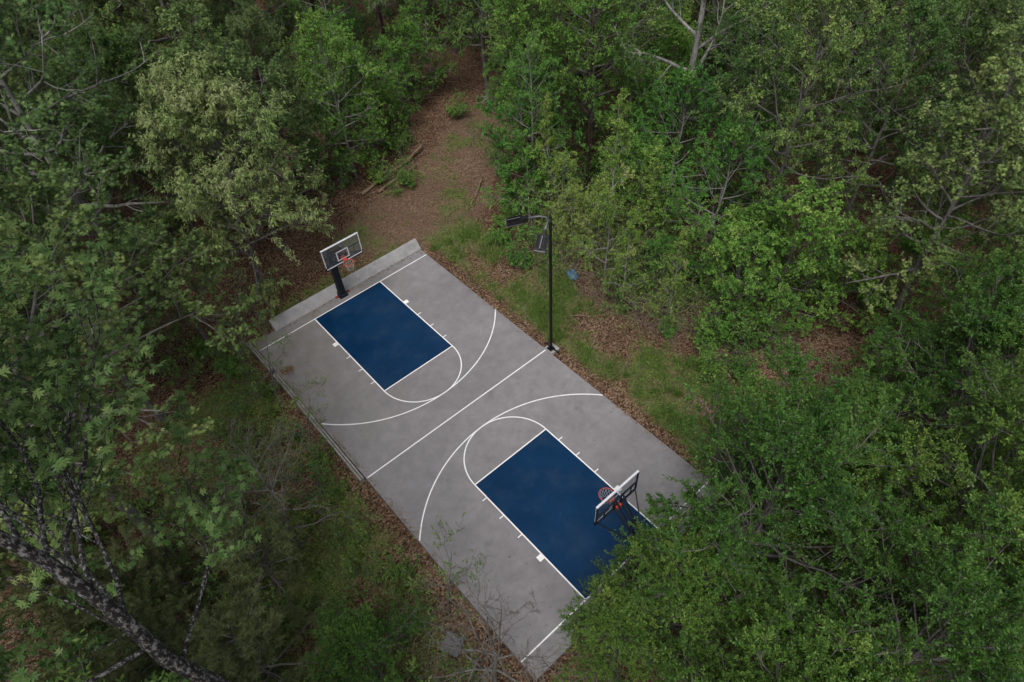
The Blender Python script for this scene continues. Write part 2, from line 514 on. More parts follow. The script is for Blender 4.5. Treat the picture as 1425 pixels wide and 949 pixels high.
def grassness(x, y):
    g = np.zeros(np.shape(x))
    n1 = vnoise(np.asarray(x) * 0.55, np.asarray(y) * 0.55, 21, 3)
    # mown-out strip along the lamp side
    strip = np.clip((np.asarray(x) - 4.75 - 0.5 * n1) / 0.5, 0, 1) * np.clip((8.6 + 1.8 * n1 - np.asarray(x)) / 1.4, 0, 1) * np.clip((np.asarray(y) + 13) / 2, 0, 1) * np.clip((12 - np.asarray(y)) / 3, 0, 1)
    g = np.maximum(g, strip * np.clip(0.72 + 2.0 * (n1 - 0.5), 0.05, 1.1))
    # weeds along the left side
    left = np.clip((-np.asarray(x) - 4.9) / 0.9, 0, 1) * np.clip((13 + np.asarray(x)) / 3, 0, 1) * np.clip((np.asarray(y) + 9) / 2, 0, 1) * np.clip((9.5 - np.asarray(y)) / 2, 0, 1)
    g = np.maximum(g, left * np.clip(0.75 + 1.5 * (n1 - 0.5), 0.05, 1.1))
    # behind the low wall
    back = np.clip((np.asarray(y) - 9.7) / 0.4, 0, 1) * np.clip((11.3 - np.asarray(y)) / 0.8, 0, 1) * np.clip((6 - np.abs(np.asarray(x))) / 2, 0, 1)
    g = np.maximum(g, back * (0.3 + 0.6 * n1))
    # path middle
    g = np.maximum(g, np.where(inpoly(x, y, PATH), np.clip(0.40 + 2.2 * (vnoise(np.asarray(x) * 0.9, np.asarray(y) * 0.9, 52, 3) - 0.52), 0, 0.8), 0))
    return g


def stretch_axis(a, b, step, out):
    core = np.arange(a, b + 1e-6, step)
    ext = [step]
    while sum(ext) < out: ext.append(ext[-1] * 1.25)
    e = np.cumsum(ext)
    return np.concatenate([(a - e)[::-1], core, b + e])


gx = stretch_axis(-22, 45, 0.4, 420)
gy = stretch_axis(-24, 60, 0.4, 420)
GX, GY = np.meshgrid(gx, gy, indexing='xy')
GZ = gz(GX, GY)
under = (np.abs(GX) < SX - 0.3) & (np.abs(GY) < SY - 0.3)
GZ = np.where(under, -0.5, GZ)
V = np.stack([GX.ravel(), GY.ravel(), GZ.ravel()], 1)
nx_, ny_ = len(gx), len(gy)
ii = (np.arange(ny_ - 1)[:, None] * nx_ + np.arange(nx_ - 1)[None, :]).ravel()
Q = np.stack([ii, ii + 1, ii + nx_ + 1, ii + nx_], 1)
cx, cy = V[Q].mean(1)[:, 0], V[Q].mean(1)[:, 1]
jx = cx + (vnoise(cx * 0.6, cy * 0.6, 31, 2) - 0.5) * 1.6
jy = cy + (vnoise(cx * 0.6, cy * 0.6, 37, 2) - 0.5) * 1.6
onpath = inpoly(jx, jy, PATH)
gr = grassness(V[:, 0], V[:, 1])
wn = np.zeros(len(V)); wn[np.unique(Q[onpath])] = 1.0


def ground_obj(name, sel):
    me = np_mesh(name, V, Q[sel], M['ground'], smooth=True)
    for nm, arr in (('grass', gr), ('worn', wn)):
        a = me.attributes.new(nm, 'FLOAT', 'POINT'); a.data.foreach_set('value', arr.astype(np.float32))
    # drop loose vertices
    import bmesh
    bm = bmesh.new(); bm.from_mesh(me)
    bmesh.ops.delete(bm, geom=[v for v in bm.verts if not v.link_faces], context='VERTS')
    bm.to_mesh(me); bm.free()
    return tag(link(name, me), kind='structure')


ground_obj('ground', ~onpath)
ground_obj('dirt_path', onpath)

# ------------------------------------------------------------------ court
mb = MB()
mb.box((0, 0, -0.2), (2 * SX, 2 * SY, 0.4))
court = tag(mb.build('court', M['concrete'], bevel=0.012), kind='structure')
FT = 0.3048
L = 8.816
KW, KD = 6 * FT, 19 * FT
LW = 0.050


def flat(mb, pts, z):
    mb.add([(p[0], p[1], z) for p in pts], [tuple(range(len(pts)))])


def strip_(mb, a, b, wd, z):
    a = np.array(a, float); b = np.array(b, float); d = (b - a) / np.linalg.norm(b - a); n = np.array([-d[1], d[0]]) * wd / 2
    flat(mb, [a + n * -1, b + n * -1, b + n, a + n], z)


def arc_(mb, c, r, a0, a1, wd, z, seg=64):
    vs_ = []; fs = []
    for i in range(seg + 1):
        a = a0 + (a1 - a0) * i / seg
        for rr in (r - wd / 2, r + wd / 2):
            vs_.append((c[0] + rr * math.cos(a), c[1] + rr * math.sin(a), z))
    for i in range(seg):
        q = (2 * i, 2 * i + 1, 2 * i + 3, 2 * i + 2)
        fs.append(q if a1 > a0 else q[::-1])
    mb.add(vs_, fs)


for s in (1, -1):
    k = MB()
    flat(k, [(-KW, s * L), (KW, s * L), (KW, s * (L - KD)), (-KW, s * (L - KD))][::-s], 0.004)
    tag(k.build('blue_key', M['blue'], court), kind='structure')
    ln = MB()
    strip_(ln, (-SX + 0.02, s * L), (SX - 0.02, s * L), LW, 0.008)                     # baseline
    h = LW / 2 + 0.001
    for sx in (-1, 1):
        strip_(ln, (sx * KW, s * (L - h)), (sx * KW, s * (L - KD - LW / 2)), LW, 0.008)
    strip_(ln, (-KW + h, s * (L - KD)), (KW - h, s * (L - KD)), LW, 0.008)
    # free-throw half circle, three-point arc
    a0, a1 = (math.pi, 2 * math.pi) if s > 0 else (0, math.pi)
    arc_(ln, (0, s * (L - KD)), KW, a0 + 0.016, a1 - 0.016, LW, 0.012)
    yc = s * (L - 5.25 * FT); r3 = 19.75 * FT
    half = math.asin((SX - 0.03) / r3)
    mid = -math.pi / 2 if s > 0 else math.pi / 2
    arc_(ln, (0, yc), r3, mid - half, mid + half, LW, 0.016, 90)
    # lane marks: block, then three ticks
    for sx in (-1, 1):
        bx = KW + LW / 2 + 0.002
        strip_(ln, (sx * bx, s * (L - 2.06)), (sx * (bx + 0.20), s * (L - 2.06)), 0.22, 0.008)
        for dd in (3.13, 4.12, 5.08):
            strip_(ln, (sx * bx, s * (L - dd)), (sx * (bx + 0.18), s * (L - dd)), 0.040, 0.008)
    tag(ln.build('painted_lines', M['line'], court), kind='structure')
ln = MB(); strip_(ln, (-SX + 0.02, 0), (SX - 0.05, 0), LW, 0.008)
tag(ln.build('painted_lines', M['line'], court), kind='structure')

# ------------------------------------------------------------------ low wall at the far end
wl = MB()
prof = [(9.40, 0.0), (9.72, 0.36), (9.75, 0.385), (9.86, 0.385), (9.90, 0.36), (9.92, -0.3), (9.40, -0.02)]
xs = [-3.55 + i * (4.76 + 3.55) / 14 for i in range(15)]
vs_ = [(x, y, z + 0.004 * math.sin(x * 1.7)) for x in xs for y, z in prof]
n_ = len(prof); fs = []
for i in range(14):
    for k in range(n_):
        k2 = (k + 1) % n_
        fs.append((i * n_ + k, i * n_ + k2, (i + 1) * n_ + k2, (i + 1) * n_ + k))
fs.append(tuple(range(n_ - 1, -1, -1))); fs.append(tuple(14 * n_ + k for k in range(n_)))
wl.add(vs_, fs)
tag(wl.build('low_wall', M['wallc'], bevel=0.01), 'low grey concrete wall along the far end of the court, behind the hoop', 'wall')

# wooden edging boards on the left side
BO = [((-4.80, 9.62), (-4.76, 7.42), 'short grey edging board at the far left corner of the court', 0.10),
      ((-4.77, 7.12), (-4.76, 5.36), 'middle grey edging board on the left side, beside the orange brown leaf patch', 0.09),
      ((-4.77, 5.08), (-4.79, 0.06), 'long grey edging board ending at the half court line', 0.07)]
for a, b, lab, h in BO:
    k = MB()
    for off, wd, hh in ((0.0, 0.075, h), (-0.10, 0.08, h - 0.03)):
        k.bar((a[0] + off, a[1], (hh - 0.30) / 2 + 0.0), (b[0] + off, b[1], (hh - 0.30) / 2), wd, hh + 0.30) if False else None
        d = Vector((b[0] - a[0], b[1] - a[1], 0))
        q = Matrix.Rotation(math.atan2(d.y, d.x), 3, 'Z')
        c_ = ((a[0] + b[0]) / 2 + off, (a[1] + b[1]) / 2, hh - 0.16)
        k.box(c_, (d.length, wd, 0.32), q)
    tag(k.build('edging_board', M['wood'], bevel=0.006), lab, 'board', 'grey edging boards along the court')

# patch of fallen orange-brown leaves on the slab
rng = np.random.default_rng(5)


def leaf_patch(name, cx, cy, r, n, size, mat, z0):
    ang = rng.uniform(0, 6.283, n); rr = r * np.sqrt(rng.uniform(0, 1, n)) * rng.uniform(0.5, 1, n)
    x = cx + rr * np.cos(ang) * 1.2; y = cy + rr * np.sin(ang)
    return flat_leaves(name, np.stack([x, y, np.full(n, z0)], 1), size, mat)


def flat_leaves(name, P, size, mat, tilt=0.35):
    n = len(P)
    a = rng.uniform(0, 6.283, n)
    d = np.stack([np.cos(a), np.sin(a), rng.normal(0, tilt, n)], 1)
    s = np.stack([-np.sin(a), np.cos(a), rng.normal(0, tilt, n)], 1)
    ln_ = size * rng.uniform(0.6, 1.4, n)[:, None]
    wd = ln_ * rng.uniform(0.3, 0.55, n)[:, None]
    up = np.array([0, 0, 1.0])
    Vv = np.stack([P - d * ln_ * .5, P + s * wd * .5 + up * ln_ * .12, P + d * ln_ * .5, P - s * wd * .5 + up * ln_ * .06], 1)
    zmin = (Vv[:, :, 2] - P[:, None, 2]).min(1)
    Vv[:, :, 2] -= np.minimum(zmin, 0)[:, None] - 0.002
    me = np_mesh(name, Vv.reshape(-1, 3), np.arange(n * 4).reshape(n, 4), mat, rng.uniform(0, 1, n))
    return link(name, me)


tag(leaf_patch('fallen_leaves', -4.30, 6.90, 0.34, 260, 0.075, M['deadleaf'], 0.002), kind='stuff')

# ------------------------------------------------------------------ basketball hoops
def make_hoop(label, s):
    root = tag(empty('basketball_hoop', (0.13, s * 9.30, 0.0), 0 if s > 0 else math.pi), label, 'basketball hoop', 'hoops at the two ends of the court')
    # local frame: +y is away from the court, the board stands at y = -1.25
    by = -1.25
    px = -0.14 * s                                                      # the post stands a little off the board's centre line
    k = MB(); k.box((px, 0, 0.012), (0.46, 0.42, 0.02))
    for sx in (-1, 1):
        for sy in (-1, 1):
            k.tube([(px + sx * 0.18, sy * 0.16, 0.02), (px + sx * 0.18, sy * 0.16, 0.06)], 0.016, 6)
    k.build('base_plate', M['navy'], root, bevel=0.004)
    for sx in (-1, 1):
        k = MB(); k.box((px + sx * 0.30, 0.02, 0.03), (0.16, 0.10, 0.055)); k.box((px + sx * 0.33, 0.02, 0.075), (0.05, 0.06, 0.05))
        k.build('anchor', M['redrust'], root, bevel=0.006)
    k = MB(); k.box((px, 0, 1.35), (0.15, 0.15, 2.66)); k.box((px, 0, 2.70), (0.17, 0.17, 0.05))
    k.build('post', M['navy'], root, bevel=0.008)
    k = MB(); k.box((px, -0.01, 1.05), (0.31, 0.34, 2.02), None, 0.84); k.box((px, -0.02, 0.10), (0.40, 0.44, 0.16), None, 0.9)
    k.build('post_padding', M['pad'], root, bevel=0.03)
    # arms: two parallel pairs from post to the board, plus struts to the lower corners and a crank
    for sx in (-1, 1):
        k = MB(); k.bar((px + sx * 0.10, 0.03, 2.45), (sx * 0.16, by + 0.10, 3.05), 0.06, 0.07)
        k.build('lower_arm', M['navy'], root)
        k = MB(); k.bar((px + sx * 0.10, -0.02, 2.62), (sx * 0.16, by + 0.09, 3.55), 0.05, 0.06)
        k.build('upper_arm', M['navy'], root)
        k = MB(); k.bar((px + sx * 0.10, 0.0, 2.40), (sx * 0.84, by + 0.08, 2.93), 0.04, 0.04)
        k.build('corner_strut', M['navy'], root)
    k = MB()
    k.bar((-0.86, by + 0.055, 3.42), (0.86, by + 0.055, 3.42), 0.05, 0.04)
    k.bar((-0.86, by + 0.055, 2.96), (0.86, by + 0.055, 2.96), 0.05, 0.05)
    for sx in (-1, 1):
        k.bar((sx * 0.16, by + 0.055, 2.98), (sx * 0.16, by + 0.055, 3.40), 0.05, 0.05)
        k.bar((sx * 0.60, by + 0.065, 2.99), (sx * 0.60, by + 0.065, 3.39), 0.03, 0.03)
    k.build('back_frame', M['navy'], root)
    k = MB(); k.tube([(px + 0.20, 0.02, 1.55), (px + 0.20, 0.02, 2.40)], 0.022, 8); k.tube([(px + 0.20, 0.02, 1.55), (px + 0.34, 0.02, 1.55)], 0.014, 6)
    k.build('crank', M['navy'], root)
    # board
    k = MB(); k.box((0, by, 3.42), (1.80, 0.012, 1.03))
    gl = k.build('backboard', M['glass'], root)
    k = MB(); f = 0.045
    k.box((0, by + 0.008, 3.94), (1.86, 0.070, f))
    k.box((0, by - 0.014, 2.90), (1.86, 0.014, f))
    for sx in (-1, 1):
        k.box((sx * (0.93 - f / 2), by - 0.014, 3.42), (f, 0.013, 1.04 - f - 0.002))
    k.build('frame', M['white'], gl, bevel=0.004)
    k = MB()
    k.box((0, by + 0.022, 2.90), (1.858, 0.050, f))
    for sx in (-1, 1):
        k.box((sx * (0.929 - f / 2), by + 0.022, 3.42), (f, 0.048, 1.04 - f - 0.002))
    k.build('rear_frame', M['navy'], gl, bevel=0.004)
    k = MB(); t = 0.05
    for zz in (3.06, 3.50):
        k.box((0, by - 0.010, zz), (0.60, 0.006, t))
    for sx in (-1, 1):
        k.box((sx * (0.30 - t / 2), by - 0.010, 3.28), (t, 0.006, 0.44 - t - 0.002))
    k.build('target_square', M['white'], gl)
    for sx in (-1, 1):
        k = MB(); k.box((sx * 0.58, by - 0.002, 2.855), (0.74, 0.07, 0.05)); k.box((sx * 0.925, by - 0.002, 2.93), (0.05, 0.07, 0.20))
        k.build('edge_padding', M['pad'], gl, bevel=0.012)
    # rim, net
    rc = (0, by - 0.16 - 0.245, 3.05)
    k = MB(); k.torus(rc, 0.236, 0.014)
    rim = k.build('rim', M['orange'], root, True)
    k = MB(); k.box((0, by - 0.06, 3.0), (0.16, 0.10, 0.15)); k.box((0, by - 0.135, 3.035), (0.13, 0.07, 0.03))
    for sx in (-1, 1):
        k.bar((sx * 0.07, by - 0.10, 2.97), (sx * 0.15, rc[1] + 0.16, 3.04), 0.018, 0.018)
    k.build('rim_bracket', M['orange'], rim, bevel=0.008)
    k = MB(); k.box((0, by + 0.13, 3.01), (0.20, 0.10, 0.17)); k.build('mounting_block', M['orange'], root, bevel=0.01)
    k = MB(); nlev = 5; ns = 12
    lev = [(0.230, 0.0), (0.20, -0.10), (0.165, -0.20), (0.135, -0.30), (0.125, -0.40)]
    ring = [[(rc[0] + r * math.cos(2 * math.pi * (i + 0.5 * j) / ns), rc[1] + r * math.sin(2 * math.pi * (i + 0.5 * j) / ns), rc[2] + z) for i in range(ns)] for j, (r, z) in enumerate(lev)]
    for j in range(nlev - 1):
        for i in range(ns):
            k.tube([ring[j][i], ring[j + 1][i]], 0.0055, 4, False)
            k.tube([ring[j][i], ring[j + 1][(i - 1) % ns]], 0.0055, 4, False)
    k.build('net', M['net'], rim)
    return root


make_hoop('far basketball hoop in front of the low concrete wall, its dark post in full view', 1)
make_hoop('near basketball hoop seen from behind, its post hidden under overhanging leaves', -1)

# ------------------------------------------------------------------ floodlight pole
fp = tag(empty('floodlight_pole', (4.86, -0.13, 0.0)), 'tall black pole with two floodlights at the end of the half court line', 'floodlight pole')
k = MB(); k.box((0.06, 0, -0.10), (0.46, 0.50, 0.30)); k.build('footing', M['wallc'], fp, bevel=0.02)
k = MB(); k.box((0, 0, 0.062), (0.28, 0.28, 0.022))
for sx in (-1, 1):
    for sy in (-1, 1):
        k.tube([(sx * 0.105, sy * 0.105, 0.06), (sx * 0.105, sy * 0.105, 0.12)], 0.016, 6)
k.build('base_plate', M['black'], fp, bevel=0.003)
k = MB(); k.tube([(0, 0, 0.07), (0, 0, 0.35), (0, 0, 3.5), (0, 0, 7.25), (0, 0, 7.30)], [0.075, 0.066, 0.060, 0.054, 0.02], 14); k.build('pole', M['black'], fp, True)
for sy in (-1, 1):
    k = MB()
    pts = [(0.06 + 0.03 * math.cos(a), sy * (0.33 + 0.13 * math.sin(a * 0.5)), 0.02 + 0.02 * abs(math.sin(a * 2))) for a in np.linspace(0, 5, 14)]
    k.tube(pts, 0.03, 8); k.tube([(0.02, sy * 0.14, 0.09), (0.05, sy * 0.24, 0.10), (0.07, sy * 0.36, 0.02)], 0.035, 8)
    k.build('cable_coil', M['black'], fp, True)


def lamp_head(dx, dy, tilt, arm_len):
    yaw = math.atan2(dy, dx)
    Z = Matrix.Rotation(yaw, 3, 'Z')
    k = MB()
    pts = [(0, 0, 6.95), (0.05, 0, 7.10), (0.18, 0, 7.24), (0.38, 0, 7.29), (arm_len, 0, 7.24)]
    k.tube([Z @ Vector(p) for p in pts], [0.040, 0.040, 0.038, 0.036, 0.036], 10)
    arm = k.build('arm', M['greymetal'], fp, True)
    Tm = Z @ Matrix.Rotation(tilt, 3, 'Y')
    o = Z @ Vector((arm_len, 0, 7.24))
    def P(x, y, z): return o + Tm @ Vector((x, y, z))
    k = MB()
    k.box(P(0.12, 0, -0.01), (0.20, 0.12, 0.10), Tm)                         # knuckle
    k.box(P(0.50, 0, 0.0), (0.60, 0.40, 0.07), Tm)
    k.box(P(0.50, 0, 0.07), (0.50, 0.06, 0.07), Tm)
    for yy in (-0.16, -0.11, 0.11, 0.16):
        k.box(P(0.47, yy, 0.055), (0.46, 0.012, 0.045), Tm)
    hd = k.build('floodlight', M['black'], arm, bevel=0.006)
    k = MB()
    for yy in (-0.192, 0.192): k.box(P(0.50, yy, -0.045), (0.60, 0.022, 0.03), Tm)
    for xx in (0.215, 0.785): k.box(P(xx, 0, -0.045), (0.035, 0.36, 0.03), Tm)
    k.box(P(0.81, 0, 0.0), (0.03, 0.41, 0.10), Tm)
    k.box(P(0.50, 0, 0.112), (0.48, 0.03, 0.012), Tm)
    k.build('bezel', M['greymetal'], hd, bevel=0.004)
    k = MB(); k.box(P(0.50, 0, -0.040), (0.53, 0.355, 0.012), Tm); k.build('lens', M['lens'], hd)


lamp_head(-0.72, 0.62, 0.22, 0.80)
lamp_head(-0.83, -0.50, 0.55, 0.75)

# ------------------------------------------------------------------ logs, tarp, panel, litter
def log(name, a, b, r0, r1, lab, mat='log', group=None, knots=3, seed=1, cat='log'):
    rg = random.Random(seed)
    a = Vector(a); b = Vector(b); n = 9; pts = []; rad = []
    side = (b - a).cross(Vector((0, 0, 1))).normalized()
    for i in range(n):
        t = i / (n - 1)
        pts.append(a.lerp(b, t) + side * 0.06 * math.sin(t * 5 + seed) * (b - a).length / 4 + Vector((0, 0, rg.uniform(-0.01, 0.01))))
        rad.append((r0 + (r1 - r0) * t) * rg.uniform(0.92, 1.08))
    k = MB(); k.tube(pts, rad, 9)
    for j in range(knots):
        i = rg.randint(2, n - 2); d = (side * rg.choice((-1, 1)) + Vector((rg.uniform(-.4, .4), rg.uniform(-.4, .4), rg.uniform(0.1, 0.7)))).normalized()
        k.tube([pts[i], pts[i] + d * r0 * 2, pts[i] + d * r0 * rg.uniform(3, 5)], [r0 * 0.4, r0 * 0.3, r0 * 0.2], 6)
    return tag(k.build(name, M[mat], None, True), lab, cat, group)


def G(x, y, dz=0.0):
    return (x, y, float(gz(x, y)) + dz)


log('fallen_log', G(5.1, 15.6, .10), G(9.0, 16.35, .14), 0.10, 0.075, 'longest brown log lying left of the dirt path', group='logs beside the dirt path', seed=2)
log('fallen_log', G(5.9, 15.05, .09), G(9.0, 15.75, .10), 0.085, 0.06, 'log nearest the dirt path, parallel to the longest one', group='logs beside the dirt path', seed=3)
log('fallen_log', G(8.85, 16.3, .16), G(10.4, 16.95, .34), 0.095, 0.08, 'short pale broken log at the upper end of the log pair', group='logs beside the dirt path', seed=4)
log('fallen_log', G(9.0, 10.6, .07), G(11.2, 12.2, .08), 0.07, 0.05, 'thin dark log lying on the right side of the dirt path', group='logs beside the dirt path', seed=6)
log('dead_branch', G(8.0, 8.1, .05), G(8.6, 6.2, .07), 0.03, 0.015, 'thin pale dead branch lying in the grass right of the far end of the court', 'stick', seed=8, cat='branch')
log('dead_branch', G(10.9, 9.7, .05), G(11.5, 9.0, .10), 0.035, 0.02, 'short white dead branch beside the dirt path', 'stick', seed=9, cat='branch')

k = MB()
tx, ty = 8.75, 2.45
g = 6; vv = []
for i in range(g + 1):
    for j in range(g + 1):
        u_, v_ = i / g - .5, j / g - .5
        vv.append((tx + u_ * 0.42 + v_ * 0.12, ty + v_ * 0.55 - u_ * .1, float(gz(tx, ty)) + 0.17 + 0.10 * math.sin(i * 1.7 + j) * 0.5 + 0.16 * v_ + 0.05 * math.cos(j * 2.3)))
k.add(vv, [(i * (g + 1) + j, (i + 1) * (g + 1) + j, (i + 1) * (g + 1) + j + 1, i * (g + 1) + j + 1) for i in range(g) for j in range(g)])
o = k.build('plastic_sheet', M['bluetarp'], None, True)
so_ = o.modifiers.new('solid', 'SOLIDIFY'); so_.thickness = 0.02
tag(o, 'small crumpled blue plastic sheet among dry sticks right of the lamp pole', 'plastic sheet')
k = MB(); q = Matrix.Rotation(0.5, 3, 'Z') @ Matrix.Rotation(0.22, 3, 'X')
pz = float(gz(-5.95, -6.95)) + 0.22
k.box((-5.95, -6.95, pz), (0.62, 0.55, 0.03), q); k.box(Vector((-5.95, -6.95, pz)) + q @ Vector((0, 0.29, -0.06)), (0.62, 0.03, 0.14), q)
k.box(Vector((-5.95, -6.95, pz)) + q @ Vector((0, -0.29, -0.09)), (0.62, 0.03, 0.20), q)
tag(k.build('metal_cover', M['greypanel'], None, bevel=0.01), 'grey metal cover on the ground beneath the bare tree left of the court', 'metal cover')

# ------------------------------------------------------------------ plants
def unit(a):
    return a / np.maximum(np.linalg.norm(a, axis=-1, keepdims=True), 1e-9)


def tubes(P, rad, sides):
    """P (n,k,3), rad (n,k) -> verts, quads"""
    n, k, _ = P.shape
    d = unit(np.gradient(P, axis=1))
    mean = unit(P[:, -1] - P[:, 0])
    ref = np.where(np.abs(mean[:, 2:3]) < 0.8, np.array([[0, 0, 1.0]]), np.array([[1.0, 0, 0]]))
    x = unit(np.cross(d, ref[:, None, :]))
    y = np.cross(d, x)
    a = np.arange(sides) * 2 * math.pi / sides
    Vv = P[:, :, None, :] + rad[:, :, None, None] * (x[:, :, None, :] * np.cos(a)[None, None, :, None] + y[:, :, None, :] * np.sin(a)[None, None, :, None])
    base = (np.arange(n) * k * sides)[:, None, None]
    i = np.arange(k - 1)[None, :, None] * sides
    j = np.arange(sides)[None, None, :]; j2 = (j + 1) % sides
    q = np.stack([base + i + j, base + i + j2, base + i + sides + j2, base + i + sides + j], -1).reshape(-1, 4)
    return Vv.reshape(-1, 3), q


def grow(rg, P0, D0, Ln, npts, up=0.0, wob=0.25, droop=0.0):
    """grow n polylines at once from P0 along D0 with length Ln"""
    n = len(P0)
    P = np.zeros((n, npts, 3)); P[:, 0] = P0
    d = unit(D0)
    step = (Ln / (npts - 1))[:, None]
    for i in range(1, npts):
        P[:, i] = P[:, i - 1] + d * step
        d = unit(d + rg.normal(0, wob, (n, 3)) + np.array([0, 0, up - droop * i / npts]))
    return P


def along(P, t):
    """points and directions at parameters t (n,m) of polylines P (n,k,3)"""
    n, k, _ = P.shape
    f = t * (k - 1); i = np.clip(f.astype(int), 0, k - 2); w_ = (f - i)[..., None]
    r = np.arange(n)[:, None]
    a, b = P[r, i], P[r, i + 1]
    return a * (1 - w_) + b * w_, unit(b - a)


def side_dirs(rg, D, ang, up=0.0):
    """directions leaving D at about `ang` radians"""
    r = rg.normal(0, 1, D.shape)
    p = unit(r - D * (r * D).sum(-1, keepdims=True))
    a = ang * rg.uniform(0.7, 1.3, D.shape[:-1] + (1,))
    return unit(D * np.cos(a) + p * np.sin(a) + np.array([0, 0, up]))


LEAF = {
    'oval': ([(0, 0, 0), (.5, -.5, .08), (1, 0, -.06), (.5, .5, .08)], [(0, 1, 2, 3)]),
    'narrow': ([(0, 0, 0), (.45, -.5, .05), (1, 0, -.22), (.45, .5, .05)], [(0, 1, 2, 3)]),
    'needle': ([(0, -.5, 0), (0, .5, 0), (1, .25, -.03), (1, -.25, -.03)], [(0, 1, 2, 3)]),
    'lobed': ([(0, 0, 0), (.55, -.16, .03), (1, 0, -.08), (.55, .16, .03),
               (.22, .02, 0), (.28, .30, .04), (.52, .56, -.04), (.46, .06, 0),
               (.22, -.02, 0), (.46, -.06, 0), (.52, -.56, -.04), (.28, -.30, .04),
               (.52, .04, 0), (.58, .24, .03), (.86, .46, -.05), (.74, .04, 0),
               (.52, -.04, 0), (.74, -.04, 0), (.86, -.46, -.05), (.58, -.24, .03)],
              [(0, 1, 2, 3), (4, 7, 6, 5), (8, 11, 10, 9), (12, 15, 14, 13), (16, 19, 18, 17)]),
}


def leaves(rg, P, D, kind, size, width, tint, upn=0.9, jit=0.35):
    T, F = LEAF[kind]
    T = np.array(T, float); F = np.array(F)
    n = len(P)
    D = unit(D)
    nt_ = np.array([0, 0, upn]) + rg.normal(0, jit, (n, 3))
    S = unit(np.cross(nt_, D)); Nn = np.cross(D, S)
    sc = size * rg.uniform(0.65, 1.3, n)[:, None, None]
    w_ = T[None, :, 1:2] * (width if kind != 'lobed' else 1.0)
    Vv = P[:, None, :] + sc * (T[None, :, 0:1] * D[:, None, :] + w_ * S[:, None, :] + T[None, :, 2:3] * Nn[:, None, :])
    q = (np.arange(n) * len(T))[:, None, None] + F[None]
    return Vv.reshape(-1, 3), q.reshape(-1, 4), np.repeat(tint, len(F))


